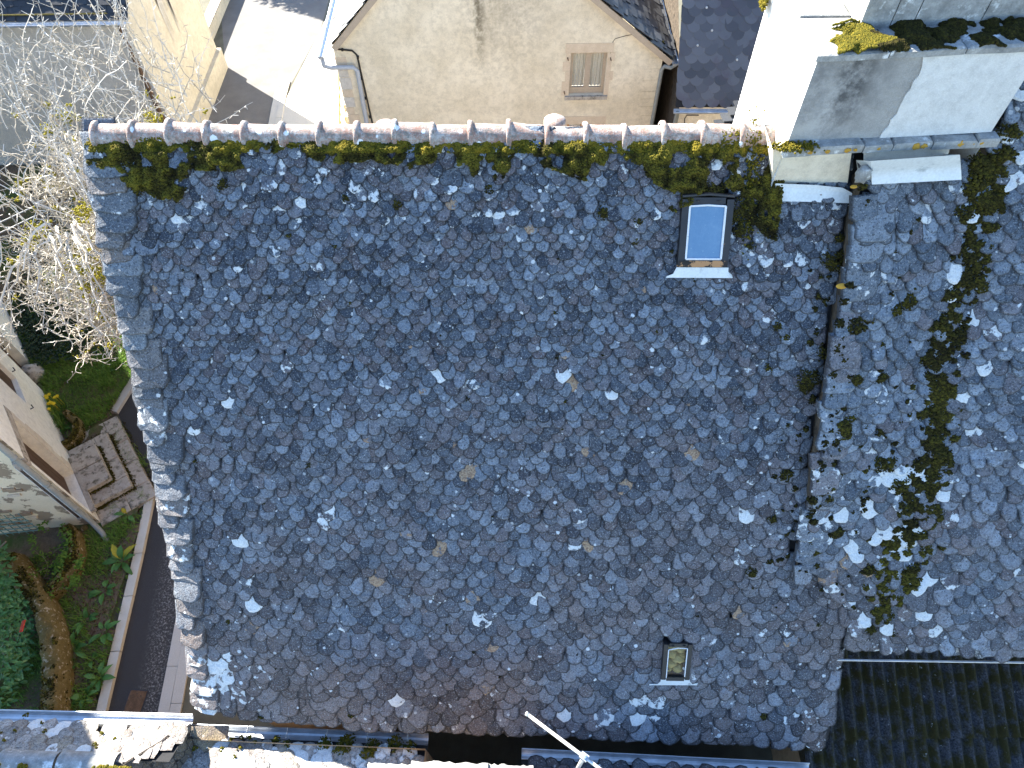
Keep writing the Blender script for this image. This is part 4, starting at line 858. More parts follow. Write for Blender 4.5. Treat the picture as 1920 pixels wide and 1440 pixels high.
for h in (h1, h2):
    (x0_, z0_), (x1_, _), (_, z1_), _ = h
    bxs('lintel', x0_ - .14, x1_ + .14, z1_ + .002, z1_ + .24, 'stone_pink'); k = 0; z = z0_
    while z < z1_ - .02:
        zz = min(z1_, z + random.uniform(.26, .42)); e = .12 if k % 2 else .19
        bxs('jamb_stone', x0_ - e, x0_ - .003, z + .006, zz - .004, 'stone_pink', -.008); bxs('jamb_stone', x1_ + .003, x1_ + .31 - e, z + .006, zz - .004, 'stone_pink', -.008); z = zz; k += 1
    bxs('sill', x0_ - .1, x1_ + .1, z0_ - .1, z0_ - .002, 'stone', -.06)
    for sx_, sz in ((x0_ - .08, z1_ - .12), (x1_ + .08, z1_ - .14), (x0_ - .12, z0_ + .12)):
        m = MB(); m.tube([(sx_, YF - .01, sz), (sx_, YF - .05, sz), (sx_ + .02, YF - .05, sz - .05)], .014, 5); m.build('shutter_hinge', 'iron_rust', fh)
m = MB(); m.tube([at_y(u, v, YF - .002) for u, v in ((1144, 101), (1147, 92), (1151, 88), (1149, 79), (1153, 73), (1162, 70), (1178, 66), (1191, 64))], .009, 4); m.build('wall_crack', 'stone_dark', fh)
# roofs of the house opposite
lenL = math.hypot(xrg - A[0], zrg - A[2]); RFL = Roof((xrg, YF - .12, zrg), (0, 1, 0), (A[0] - xrg, 0, A[2] - zrg))
lenR = math.hypot(Cc[0] - xrg, Cc[2] - zrg)
def hfr(s, d):
    t = d / lenR; x = xrg + (Cc[0] - xrg) * t; return (zroof(x) - (zrg + (Cc[2] - zrg) * t)) * .78
RFR = Roof((xrg, YF - .12, zrg), (0, 1, 0), (Cc[0] - xrg, 0, Cc[2] - zrg), hfr)
mb = MB(); mb.grid(lambda a, b: RFL.at(a * 9.1, b * lenL, -.02), 2, 2); mb.grid(lambda a, b: RFR.at(a * 9.1, b * lenR, -.02), 2, 14); froof = mb.build('roof', 'deck', fh)
tl = lay(RFL, .1, lenL + .12, lambda d: 0.0, lambda d: 5.2, lambda d: .3, exr=.55, thr=.012, kind='rect', jit=.35)
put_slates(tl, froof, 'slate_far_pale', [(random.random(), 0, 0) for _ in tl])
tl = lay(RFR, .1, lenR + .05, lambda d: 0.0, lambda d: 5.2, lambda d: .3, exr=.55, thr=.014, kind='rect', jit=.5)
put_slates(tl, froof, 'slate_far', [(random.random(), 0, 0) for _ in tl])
ml = MB()
for (s, d, r) in [(random.uniform(.1, 2.5), lenR - random.uniform(.2, 2.4), random.uniform(.03, .08)) for _ in range(7)]: moss_balls(ml, RFR, clump(s, d, r, 1200), .015, .03, .03, lambda a, b: .4)
ml.build('moss', 'moss', froof, kind='stuff')
for rf, ln in ((RFL, lenL), (RFR, lenR)):   # verge boards
    m = MB(); m.grid(lambda a, b: rf.at(-.015, a * ln, -.03 - .14 * b), 14, 1); m.grid(lambda a, b: rf.at(-.015 + .13 * b, a * ln, -.17), 14, 1); m.build('verge_board', 'wood_beige', fh)
gl0 = at_y(600, 108, YF - .25); gl1 = RFL.at(5, lenL, 0)
gx = gl0[0]; gz = gl0[2]; m = MB()
def gutter(mb, p, q, r, upv=(0, 0, 1), n=8):
    p, q = np.array(p, float), np.array(q, float); d = unit(q - p); sd = unit(np.cross(d, upv)); up_ = np.cross(sd, d); V = []
    for e in (p, q):
        for i in range(n + 1):
            th = math.pi * i / n; V.append(e - sd * math.cos(th) * r - up_ * math.sin(th) * r)
    f = [(i, i + 1, n + 2 + i, n + 1 + i) for i in range(n)]; mb.add(V, f); mb.add([np.array(v) * 1.0 for v in V[:n + 1]], [tuple(range(n + 1))])
    for sgn in (-1, 1): mb.tube([p + sd * sgn * r, q + sd * sgn * r], .009, 5)
gutter(m, (gx, YF - .22, gz), (gx, YF + 8, gz + .05), .075); m.build('gutter', 'zinc', fh)
P = at_y
m = MB(); d0 = P(603, 116, YF - .2); m.tube([(gx, YF - .12, gz - .06), P(608, 124, YF - .14), P(620, 127, YF - .13), P(662, 126, YF - .1), P(670, 133, YF - .09), P(673, 150, YF - .09), P(690, 243, YF - .09), np.array(P(690, 243, YF - .09)) * (1, 1, 0)], .055, 9); m.build('downpipe', 'pvc', fh, smooth=True)
m = MB(); m.tube([P(622, 88, YF - .03), P(630, 92, YF - .03), P(660, 95, YF - .03), P(669, 103, YF - .03), P(672, 115, YF - .03), P(701, 243, YF - .03), P(705, 262, YF - .03)], .022, 6)
for (u, v) in ((642, 93), (671, 107), (678, 147), (686, 184), (694, 219)): p = P(u, v, YF - .03); m.box(p, (.05, .07, .05))
m.build('cable', 'pvc_black', fh, smooth=True)
g0 = at_y(1265, 118, YF - .2); m = MB(); gutter(m, (g0[0] + .03, YF - .2, g0[2] - .02), (g0[0] + .03, YF + 8, g0[2] + .03), .075); m.build('gutter', 'zinc', fh)
m = MB(); m.tube([(g0[0] + .03, YF - .15, g0[2] - .08), P(1258, 127, YF - .13), P(1246, 124, YF - .1), P(1241, 130, YF - .08), P(1221, 240, YF - .08), np.array(P(1221, 240, YF - .08)) * (1, 1, 0)], .05, 9); m.build('downpipe', 'pipe_green', fh, smooth=True)
# quoins at the right corner, a pinkish stone reveal strip at the left one
z = 1.0
while z < zroof(xrw) - .3:
    w = random.uniform(.2, .42); hh = random.uniform(.2, .34); bxs('quoin', xrw - w, xrw + .012, z, z + hh - .02, 'gable', -.012); z += hh
z = .6
while z < zroof(xl) - .4:
    w = random.uniform(.18, .3); hh = random.uniform(.2, .34); bxs('quoin', xl - .012, xl + w, z, z + hh - .015, 'grey_render' if random.random() < .5 else 'stone_pink', -.01); z += hh

# outside stair with railing on the left flank of the house opposite
st = thing('outside_stair', 'sunlit outside stair with thin ochre railing beside the gable house', 'stair', (-4.3, 17.5, 0))
m = MB(); m.box((-4.25, 19.2, .75), (.9, 1.4, 1.5)); m.build('landing', 'cream_wall', st)
for i in range(7): m = MB(); m.box((-4.25, 18.35 - i * .27, (1.35 - i * .2) / 2), (.88, .268, 1.35 - i * .2)); m.build('step', 'cream_wall', st)
m = MB()
for i in range(19):
    y_ = 19.8 - i * .19; zb = 1.5 if y_ > 18.5 else max(.1, 1.35 - (18.35 - y_) / .27 * .2); m.tube([(-4.66, y_, zb), (-4.66, y_, zb + .9)], .012, 4)
m.tube([(-4.66, 19.8, 2.4), (-4.66, 18.5, 2.4), (-4.66, 16.5, .95)], .02, 5); m.build('railing', 'yellow_metal', st)


# ================================================================== SMALL SCALE-SLATED HOUSE (right of the gable house)
bh = thing('scale_slated_house', 'small house with dark fish-scale slates, half hidden behind the white chimney', 'house', (6.5, 18, 0))
e0 = at_z(1267, 201, 3.0); e1 = at_z(1440, 205, 3.0); YH = e0[1]
RS = Roof((e0[0], YH, 3.0), (1, -.03, 0), (0, -1, -1.25)); RS = Roof(RS.at(0, 0) - RS.dn * 6.0, RS.sx, RS.dn)
mb = MB(); mb.grid(lambda a, b: RS.at(a * 6, b * 6.0, -.02), 2, 2); broof = mb.build('roof', 'deck', bh)
tl = lay(RS, .6, 6.02, lambda d: 0.0, lambda d: 3.2, lambda d: .3, exr=.56, thr=.005, kind='scale', jit=.12)
put_slates(tl, broof, 'slate_scale', [(random.random(), 0, 0) for _ in tl])
lm = MB()
for (u, v) in ((1308, 85), (1335, 57), (1382, 112), (1325, 14)):
    q_ = at_p(u, v, RS.p + RS.n * .03, RS.n); lm.tube([q_, q_ + RS.n * .012], [.03, .015], 7)
lm.build('lichen_patch', 'concrete_pale', broof)
m = MB(); yy = YH + .22; m.add(wall(e0[0] + .15, yy, e0[0] + 6, yy, 0, 3.0), [(0, 1, 2, 3)]); m.build('wall', 'cream_wall', bh)
m = MB(); m.grid(lambda a, b: (e0[0] + .12 + .03 * float(vnoise(a * 9, b * 6, 3, 5)), yy + a * 6, b * (3.0 + a * 4.2)), 24, 20); m.build('side_wall', 'stone_dark', bh)
m = MB(); gutter(m, (e0[0] - .05, YH - .09, 2.96), (e0[0] + 4, YH - .2, 2.96), .07); m.build('gutter', 'zinc', bh)
m = MB(); b0 = at_y(1248, 206, yy - .08); m.tube([(e0[0] + .05, YH - .08, 2.9), (e0[0] + .1, yy - .1, 2.75), (e0[0] + .1, yy - .1, 0)], .055, 8); m.build('downpipe', 'pipe_green', bh, smooth=True)
m = MB(); m.tube([at_y(1310, 216, yy - .02), at_y(1288, 216, yy - .02), at_y(1284, 222, yy - .02), at_y(1282, 250, yy - .02)], .012, 5); m.build('cable', 'pvc_black', bh)
# a low slate-hung verge stepping up in front of that house
lv = thing('stepped_slate_verge', 'dark stepped slates of a low roof edge just above the terracotta ridge', 'roof edge', (5.0, 12.6, 0))
q0 = at_z(1332, 241, 3.3); q1 = at_z(1386, 206, 3.3); dv = unit(q1 - q0)
for i in range(6):
    c_ = q0 + (q1 - q0) * (i / 5) ; m = MB(); m.box(c_ + (.32, -.05, .0 + i * .07), (.75, .3, .035), [unit([1, .1, 0]), unit([-.1, 1, 0]), (0, 0, 1)]); m.build('slate', 'slate_far', lv)
m = MB(); m.box(q1 + (.5, -.35, -1.7), (.6, .25, 3.4)); m.build('wall', 'cream_wall', lv)


# ================================================================== HOUSE AT TOP LEFT
lb = thing('corner_house', 'beige house at top left with dark slate roof, behind the bare tree', 'house', (-12, 20, 0))
XL, YL0, YL1 = -9.5, 17.55, 22.4
m = MB(); m.add(wall(XL, YL0, XL, YL1, 0, 4.4), [(0, 1, 2, 3)]); m.add(wall(XL - 14, YL1, XL, YL1, 0, 4.4), [(0, 1, 2, 3)]); m.build('side_wall', 'pale_render', lb)
m = MB(); m.add(wall(XL - 14, YL0, XL, YL0, 0, 4.4), [(0, 1, 2, 3)]); m.build('front_wall', 'grey_render', lb)
m = MB(); m.box((XL + .06, (YL0 + YL1) / 2, .35), (.14, YL1 - YL0 + .1, .7)); m.build('plinth', 'pale_render', lb)
RT = Roof((XL - 14, YL0 - .25 + 2.6, 4.4 + 2.6), (1, 0, 0), (0, -1, -1)); mb = MB(); mb.grid(lambda a, b: RT.at(a * 14.2, b * 3.68, 0), 2, 2)
mb.grid(lambda a, b: (XL - 14 + 14.2 * a, YL0 + 2.35 + b * 2.7, 7.0 - b * 2.7), 2, 2); mb.add([(XL, YL0, 4.4), (XL, YL1, 4.4), (XL, YL0 + 2.4, 6.9)], [(0, 1, 2)]); lroof = mb.build('roof', 'slate_far', lb)
tl = lay(RT, 2.2, 3.7, lambda d: 9.4, lambda d: 14.2, lambda d: .3, exr=.55, thr=.012, kind='rect', jit=.5); put_slates(tl, lroof, 'slate_far', [(random.random() * .5, 0, 0) for _ in tl])
m = MB(); gutter(m, (XL - 14, YL0 - .33, 4.36), (XL + .2, YL0 - .33, 4.36), .08); m.build('gutter', 'zinc', lb)
m = MB(); m.tube([(XL - 10, YL0 - .2, 4.52), (XL - 2.2, YL0 - .2, 4.52), (XL - .2, YL0 - .19, 4.52)], .018, 5); m.build('lichen_line', 'slate_edge_lichen', lb)
m = MB(); m.tube([(XL - .12, YL0 - .07, 4.2), (XL - .12, YL0 - .07, 0)], .06, 8); m.build('downpipe', 'iron_rust', lb)
m = MB()
for i in range(14):
    y0_ = 19.5 + random.uniform(0, 1.0); m.add([(XL + .012, y0_, 4.35), (XL + .012, y0_ + random.uniform(.1, .3), 4.35), (XL + .012, y0_ + random.uniform(.1, .3) - .1, 4.35 - random.uniform(.6, 2.4))], [(0, 1, 2)])
m.build('wall_stain', 'grey_render', lb)
bw = thing('shadow_wall', 'low wall added behind the beige corner house to shade the yard edge', 'wall', (-10.2, 26, 0)); m = MB(); m.box((-10.4, 25.6, .22), (.3, 6.3, .44)); m.build('masonry', 'pale_render', bw); m = MB(); m.box((-10.4, 25.6, .465), (.36, 6.3, .05)); m.build('coping', 'stone', bw)  # added wall, placed for the narrow shadow it casts beside the house


# ================================================================== THE HOUSE AT THE LEFT EDGE
lh = thing('white_house', 'house at the left edge with whitewashed wall, brown openings, grey corner downpipe and peeling side', 'house', (-9.5, 7.5, 0))
def h3(a, z, c=0.0): p = HC + HD * a - HN * c; return (p[0], p[1], z)
SD = unit([-1, -.12]); SN = np.array([.12, -1.0]) / np.linalg.norm([.12, 1])
def s3(a, z, c=0.0): p = HC + SD * a - SN * c; return (p[0], p[1], z)
EAVE = 4.9
openings = [[(.1, .5), (1.17, .5), (1.17, 2.62), (.1, 2.62)], [(2.42, 1.58), (3.22, 1.58), (3.22, 2.95), (2.42, 2.95)], [(4.0, .1), (4.95, .1), (4.95, 2.2), (4.0, 2.2)]]
m = MB(); m.sheet([(0, 0), (12, 0), (12, EAVE), (0, EAVE)], openings, h3, .26); m.build('front_wall', 'white_render', lh)
m = MB(); m.sheet([(0, 0), (6, 0), (6, EAVE), (3, EAVE + 2.2), (0, EAVE)], [], s3); m.build('side_wall', 'peeling', lh)
m = MB(); ridge0 = np.array(s3(3, EAVE + 2.3)); bkw = np.array([HD[0], HD[1], 0]) * 12
for a, sg in ((-.25, 1), (6.25, -1)):
    e = np.array(s3(a, EAVE - .15)); m.add([e, e + bkw, ridge0 + bkw, ridge0], [(0, 1, 2, 3)])
m.build('roof', 'slate_far', lh)
cpos = np.array(s3(2.9, 0)); m = MB(); m.box((cpos[0], cpos[1] + .3, 6.85), (.62, .6, 3.0)); m.build('chimney', 'grey_render', lh)
def hbox(name, a0, a1, z0, z1, c0, c1, mat, par=lh, f3=h3):
    m = MB(); v = [f3(a, z, c) for c in (c0, c1) for (a, z) in ((a0, z0), (a1, z0), (a1, z1), (a0, z1))]
    m.add(v, [(3, 2, 1, 0), (4, 5, 6, 7), (0, 1, 5, 4), (1, 2, 6, 5), (2, 3, 7, 6), (3, 0, 4, 7)]); return m.build(name, mat, par)
dr = hbox('door', .1, 1.17, .5, 2.62, .2, .25, 'wood_dark')
for k in range(5): hbox('door_board', .12 + k * .21, .12 + k * .21 + .2, .52, 2.6, .188, .199, 'wood_dark', dr)
hn = hbox('handle', .2, .28, 1.42, 1.46, .12, .186, 'iron_pale', dr)
z = .5
while z < 2.6: zz = min(2.62, z + random.uniform(.22, .4)); hbox('jamb_stone', 1.172, 1.34 + random.uniform(0, .1), z + .005, zz - .005, -.008, .27, 'cream_wall'); z = zz
hbox('lintel', -.02, 1.36, 2.622, 2.84, -.006, .2, 'stone'); hbox('threshold', .08, 1.3, .44, .498, -.1, .26, 'stone')
sh = hbox('shutter', 2.42, 3.22, 1.58, 2.95, .1, .14, 'wood_dark')
for k in range(6): hbox('shutter_board', 2.43 + k * .132, 2.43 + k * .132 + .126, 1.6, 2.93, .09, .099, 'wood_dark', sh)
dr2 = hbox('door', 4.0, 4.95, .1, 2.2, .2, .25, 'wood_dark')
for k in range(5): hbox('door_board', 4.02 + k * .185, 4.02 + k * .185 + .178, .12, 2.18, .188, .199, 'wood_dark', dr2)
for a, z in ((2.32, 1.5), (3.34, 1.66), (4.0, 1.72)):
    m = MB(); m.tube([h3(a, z, 0), h3(a, z, -.06), h3(a + .03, z + .07, -.06)], .012, 5); m.build('shutter_hook', 'iron_dark', lh)
m = MB(); m.tube([s3(.04, 5.4, -.09), s3(.04, 2.5, -.09), s3(.04, .42, -.09), np.array(s3(-.1, .2, -.26)), np.array(s3(-.2, .08, -.42))], .052, 10)
for z in (1.0, 2.0, 3.0, 4.2): m.tube([s3(.04, z, -.09), s3(.04, z + .05, -.09)], .06, 10)
m.build('downpipe', 'pipe_green', lh, smooth=True)
# stones showing where the plaster of the side wall has fallen
for k in range(150):
    a = random.uniform(.55, 2.6); z = random.uniform(.05, 3.2)
    if vnoise(a, z, 1.5, 90) < .5 and not (a > .9 and z < .9): continue
    w = random.uniform(.1, .3); hbox('stone', a, a + w, z, z + random.uniform(.035, .08), -random.uniform(.01, .04), .05, random.choice(['rubble', 'stone_pink', 'rubble', 'stone']), lh, s3)
# stone steps up to the door
stp = thing('stone_steps', 'worn corner flight of three mossy stone steps at the white house door', 'steps', h3(1.1, 0, -.4))
def step_slabs(a0, a1, o1, z0, z1, cuts, first):
    for (c0, c1, p0, p1) in cuts:
        m = MB(); P = [h3(c0 + .004, 0, -p0), h3(c1 - .004, 0, -p0), h3(c1 - .004, 0, -p1), h3(c0 + .004, 0, -p1)]; P = [(p[0] + random.uniform(-.008, .008), p[1] + random.uniform(-.008, .008)) for p in P]
        if sum((P[i][0] - P[i - 1][0]) * (P[i][1] + P[i - 1][1]) for i in range(4)) > 0: P = P[::-1]
        ctr = np.mean(P, axis=0); n = 4; t_ = z1 + random.uniform(-.008, .008)
        V = [(*p, z0) for p in P] + [(*p, t_ - .015) for p in P] + [(*(ctr + (np.array(p) - ctr) * .955), t_) for p in P]
        m.add(V, [(8, 9, 10, 11)] + [(k * 4 + i, k * 4 + (i + 1) % 4, k * 4 + 4 + (i + 1) % 4, k * 4 + 4 + i) for k in (0, 1) for i in range(4)]); m.build('step_stone', 'stone', stp)
step_slabs(0, 0, 0, 0, .16, [(-.1, .34, .0, .6), (-.1, .34, .6, 1.14), (.34, 1.0, .83, 1.13), (1.0, 1.6, .83, 1.12), (1.6, 2.35, .83, 1.13), (1.92, 2.35, .0, .83)], 1)
step_slabs(0, 0, 0, 0, .33, [(.3, .6, .0, .45), (.3, .6, .45, .83), (.6, 1.15, .57, .83), (1.15, 1.92, .57, .83), (1.6, 1.92, .0, .57)], 1)
step_slabs(0, 0, 0, 0, .5, [(.6, 1.15, .0, .57), (1.15, 1.6, .0, .57)], 1)
mm = MB()
def hline(a0, o0, a1, o1, z, n, w=.02, mat=None):
    for _ in range(n):
        t_ = random.random(); p = h3(a0 + (a1 - a0) * t_ + random.gauss(0, w), z + random.gauss(0, .012), -(o0 + (o1 - o0) * t_ + random.gauss(0, w))); ball(mm, p, random.uniform(.008, .018), (random.uniform(.3, .75), 0, 0))
hline(.3, 0, .3, .83, .2, 260, .02); hline(.6, 0, .6, .57, .37, 240, .02); hline(.3, .85, 1.92, .85, .18, 300, .02); hline(.6, .59, 1.6, .59, .35, 260, .02); hline(-.1, 0, -.1, 1.1, .05, 200, .04); hline(1.62, .1, 1.62, .55, .4, 160, .03); hline(1.95, .1, 1.95, .8, .25, 160, .03); hline(-.05, 1.15, 2.3, 1.15, .03, 160, .03)
mm.build('moss', 'moss', stp, kind='stuff')

# teal lattice leaning against the rubble side wall
tr = thing('lattice_trellis', 'small teal wooden lattice trellis leaning on the peeling side wall', 'trellis', s3(1.5, .3, -.2))
for k in range(7):
    m = MB(); m.tube([s3(1.05 + k * .13, .35 - .04 * (k % 3), -.12), s3(1.05 + k * .13, 1.1 + .04 * (k % 2), -.1)], .011, 4); m.build('slat', 'teal', tr)
for k in range(5):
    m = MB(); m.tube([s3(.98, .42 + k * .15, -.14), s3(1.95, .44 + k * .15, -.13)], .011, 4); m.build('slat', 'teal', tr)

# mossy low walls: a straight one along the hedge and a curved planter ring
def mossy_wall(name, label, pix, z, w, seed, cat='garden wall'):
    P = np.array([at_z(u, v, z)[:2] for u, v in pix]); n = 90; t_ = np.linspace(0, 1, len(P)); tt = np.linspace(0, 1, n)
    C = np.stack([np.interp(tt, t_, P[:, i]) for i in (0, 1)], 1)
    for _ in range(4): C[1:-1] = (C[:-2] + C[2:] + 2 * C[1:-1]) / 4
    T = np.gradient(C, axis=0); T /= np.linalg.norm(T, axis=1)[:, None]; Nn = np.stack([-T[:, 1], T[:, 0]], 1)
    prof_ = [(-.5, 0), (-.52, .55), (-.46, .86), (-.28, .98), (0, 1.02), (.28, .97), (.46, .85), (.52, .5), (.5, 0)]
    o = thing(name, label, cat, (*C[n // 2], 0)); m = MB(); V = []
    for i in range(n):
        for (a, b) in prof_:
            k = .45 + 1.1 * float(fbm(C[i, 0] + a, C[i, 1] + b, 5.5, seed)); V.append((C[i, 0] + Nn[i, 0] * a * w * (.65 + .35 * k), C[i, 1] + Nn[i, 1] * a * w * (.65 + .35 * k), b * z * (.72 + .28 * k)))
    q = len(prof_); m.add(V, [(i * q + j, i * q + j + 1, (i + 1) * q + j + 1, (i + 1) * q + j) for i in range(n - 1) for j in range(q - 1)]); m.build('masonry', 'stone_moss', o, smooth=True)
    mm = MB(); pk = MB()
    for _ in range(2600):
        i = random.randrange(n - 1); a = random.uniform(-.5, .5); fr_ = random.random(); cx_, cy_ = C[i] * (1 - fr_) + C[i + 1] * fr_
        nz = fbm(cx_ + a * w, cy_, 4.2, seed + 3)
        if nz < .42: continue
        ball(mm, (cx_ + Nn[i, 0] * a * w, cy_ + Nn[i, 1] * a * w, z * (1.0 - .5 * max(0, abs(a) - .3) / .2) + random.uniform(-.02, .02)), random.uniform(.01, .024), (random.uniform(.1, .9) , 0, 0))
    mm.build('moss', 'moss', o, kind='stuff'); return o
mossy_wall('garden_wall', 'mossy straight garden wall running beside the laurel hedge', [(12, 1042), (40, 1085), (70, 1130), (88, 1185), (92, 1250), (86, 1335), (80, 1400)], .62, .36, 100)
mossy_wall('planter_wall', 'curved mossy planter wall ring under the white house side wall', [(60, 1122), (95, 1098), (125, 1062), (137, 1030), (132, 1000), (118, 985)], .5, .22, 104)
mossy_wall('daffodil_planter', 'small half-round mossy stone planter holding the yellow daffodils', [(122, 770), (140, 785), (142, 808), (128, 826), (104, 838)], .42, .16, 108, 'planter')
bo = MB(); rock(bo, at_z(62, 704, .2), (.3, .26, .28), 9, .2); o = bo.build('boulder', 'stone', loc=at_z(62, 704, .0), smooth=True); tag(o, 'pale mossy boulder against the foot of the white wall', 'boulder')
for i, (u, v, r) in enumerate(((112, 655, .22), (150, 640, .2), (160, 992, .1))):
    bo = MB(); rock(bo, at_z(u, v, .1), (r, r * .8, r * .8), 20 + i, .25); o = bo.build('stone', 'stone_moss', loc=at_z(u, v, 0), smooth=True)
    tag(o, ['half-buried mossy stone in the dark ivy under the bare tree', 'mossy stone at the edge of the grass below drooping twigs', 'small loose stone beside the foot of the downpipe'][i], 'stone')

# ------------------------------------------------------------------ plants
def leaf(mb, base, dirv, L, W, up=(0, 0, 1), droop=.25, t=None):
    d = unit(dirv); sd = unit(np.cross(d, up)); n = np.cross(sd, d); V = []; pr = [(0, .12), (.2, .62), (.45, 1.0), (.75, .8), (1, .05)]
    for (a, w) in pr:
        c = np.asarray(base) + d * L * a + n * (L * .18 * math.sin(a * 2.4) - droop * L * a * a)
        V += [c - sd * W * w / 2 + n * W * .12 * w, c - n * W * .03, c + sd * W * w / 2 + n * W * .12 * w]
    f = []
    for i in range(4):
        for j in (0, 1): f.append((i * 3 + j, i * 3 + j + 1, i * 3 + 4 + j, i * 3 + 3 + j))
    mb.add(V, f, t)
docks = [(228, 1052, .34, 11, 'largest broad-leaved dock plant, overhanging the kerb'), (196, 1108, .28, 7, 'dock plant with upright leaves midway down the bank'), (163, 1165, .25, 8, 'dark dock plant in the middle of the bare soil'), (196, 1185, .24, 6, 'dock plant with yellowing leaves next to the kerb'), (138, 1215, .26, 7, 'broad dock plant close to the mossy garden wall'), (170, 1237, .22, 5, 'low dock plant just below the middle of the bank'), (125, 1268, .24, 6, 'dock plant leaning against the garden wall'), (187, 1272, .25, 6, 'dock plant with long leaves on the lower bank by the kerb'), (160, 1305, .24, 7, 'lowest dock plant, right above the gutter'), (168, 683, .22, 5, 'pale green dock plant in the upper lawn'), (200, 702, .2, 5, 'dock plant at the right side of the upper lawn'), (232, 650, .24, 5, 'dock plant almost touching the roof verge'), (240, 965, .2, 4, 'small dock plant between the steps and the kerb'), (118, 803, .2, 5, 'dock plant growing in the daffodil planter')]
for (u, v, L, n_, lab) in docks:
    q_ = at_z(u, v, .12); e = thing('dock_plant', lab, 'plant', tuple(q_ - (0, 0, .06)), 'broad-leaved dock plants on the bank')
    ph = random.uniform(0, 6)
    for k in range(n_):
        a = ph + k * 2.4 + random.uniform(-.7, .7); el = random.uniform(.1, 1.1); m = MB(); yel = random.random() < .07
        bs = q_ + (math.cos(a) * .05, math.sin(a) * .05, .02); leaf(m, bs, (math.cos(a), math.sin(a), el), L * random.uniform(.5, 1.15), L * random.uniform(.3, .46), droop=random.uniform(.15, .6))
        m.tube([q_ - (0, 0, .08), bs], .008, 4); m.build('leaf', 'leaf_lichen' if yel else 'dock', e, loc=bs, smooth=True)
# daffodils
df = thing('daffodil_clump', 'clump of yellow daffodils in the mossy planter by the white wall', 'flowers', tuple(at_z(98, 790, .1)))
m = MB()
for _ in range(260):
    p = at_z(random.gauss(98, 14), random.gauss(785, 22), .2); a = random.uniform(0, 6.28); L = random.uniform(.2, .36); d = np.array([math.cos(a) * .4, math.sin(a) * .4, 1])
    w = np.array([-math.sin(a), math.cos(a), 0]) * .009; m.add([p - w, p + w, p + d * L * .6 + w, p + d * L * .6 - w, p + d * L + np.array([math.cos(a), math.sin(a), -.3]) * .08], [(0, 1, 2, 3), (3, 2, 4)])
m.build('leaves', 'grass', df, kind='stuff')
for (u, v) in ((86, 743), (92, 740), (103, 745), (107, 743), (94, 755), (101, 757), (91, 757), (76, 765), (92, 767), (88, 746), (97, 756)):
    p = at_z(u, v, .5); m = MB()
    for k in range(6): a = k * 1.047; leaf(m, p, (math.cos(a), math.sin(a), .25), .05, .035)
    m.tube([p, p + (.008, -.008, .035)], [.014, .02], 7); m.tube([p - (0, 0, .35), p], .005, 4); m.build('flower', 'petal', df)
# lawn grass
gm = MB(); cnt = 0
def blade(p, h, w, t=None):
    a = random.uniform(0, 6.28); lean = random.uniform(.1, .7); d = np.array([math.cos(a) * lean, math.sin(a) * lean, 1]); wv = np.array([-math.sin(a), math.cos(a), 0]) * w
    gm.add([p - wv, p + wv, p + d * h * .6 + wv * .7, p + d * h * .6 - wv * .7, p + d * h + np.array([math.cos(a), math.sin(a), -.4]) * h * .25], [(0, 1, 2, 3), (3, 2, 4)], t)
lawn_cut = [p for p in garden]
while cnt < 46000:
    x = random.uniform(-11.8, -6.95); y = random.uniform(2.2, 13.5)
    a_ = (np.array([x, y]) - HC).dot(HD); o_ = (np.array([x, y]) - HC).dot(HN)
    if not in_poly(x, y, lawn_cut) or (a_ > 0 and o_ < .03): continue
    if -.2 < a_ < 2.4 and -.1 < o_ < 1.16: continue
    nz = float(fbm(x, y, 1.6, 120)); dens = np.interp(y, [2, 5.2, 6.2, 8.2, 9, 11, 13], [.3, .4, .6, .95, 1, .95, .5]) * (1.5 if nz > .5 else .55)
    if random.random() > dens: cnt += .25; continue
    h = random.uniform(.05, .13) * (1.3 if nz > .5 else .8); blade(np.array([x, y, soil_z(x, y) - .01]), h, random.uniform(.004, .008), (min(1, max(0, .15 + .7 * nz + random.uniform(-.35, .35))), 0, 0)); cnt += 1
for (u, v, n_) in ((268, 932, 120), (220, 822, 90), (240, 850, 90), (235, 865, 60), (270, 870, 90), (165, 820, 60), (200, 855, 40), (128, 880, 50), (115, 1140, 120), (215, 1010, 140), (170, 1040, 160), (215, 960, 120), (60, 750, 120), (100, 740, 120)):
    for _ in range(n_): u_, v_ = random.gauss(u, 8), random.gauss(v, 8); blade(at_z(u_, v_, .06), random.uniform(.07, .18), .005, (random.uniform(.3, 1), 0, 0))
o = gm.build('lawn_grass', 'grass'); o['kind'] = 'stuff'; tag(o, 'rough green lawn and grass tufts on the bank left of the house', 'grass')
# ivy and leaf litter
iv = MB()
for _ in range(5200):
    u, v = random.gauss(88, 50), random.gauss(610, 46)
    if v > 690 - .2 * abs(u - 60): continue
    p = at_z(u, v, random.uniform(.1, .4)); a = (p[:2] - HC)
    if a.dot(HN) < .05: continue
    th = random.uniform(0, 6.28); leaf(iv, p, (math.cos(th), math.sin(th), random.uniform(0, .6)), random.uniform(.05, .09), .055)
o = iv.build('ivy_cover', 'ivy'); o['kind'] = 'stuff'; tag(o, 'dark ivy ground cover in the shade below the bare tree', 'ivy')
lt = MB()
for _ in range(2300):
    y = random.uniform(2.3, 8.9); x = np.interp(y, [2.3, 5.6, 7, 9], [-7.3, -7.75, -8.0, -9.1]) - abs(random.gauss(0, .55 if y < 6 else .25)) - .05
    a_ = (np.array([x, y]) - HC).dot(HD); o_ = (np.array([x, y]) - HC).dot(HN)
    if -.2 < a_ < 2.4 and o_ < 1.16: continue
    th = random.uniform(0, 6.28); leaf(lt, (x, y, soil_z(x, y) + .012), (math.cos(th), math.sin(th), random.uniform(-.1, .2)), random.uniform(.025, .07), random.uniform(.02, .035))
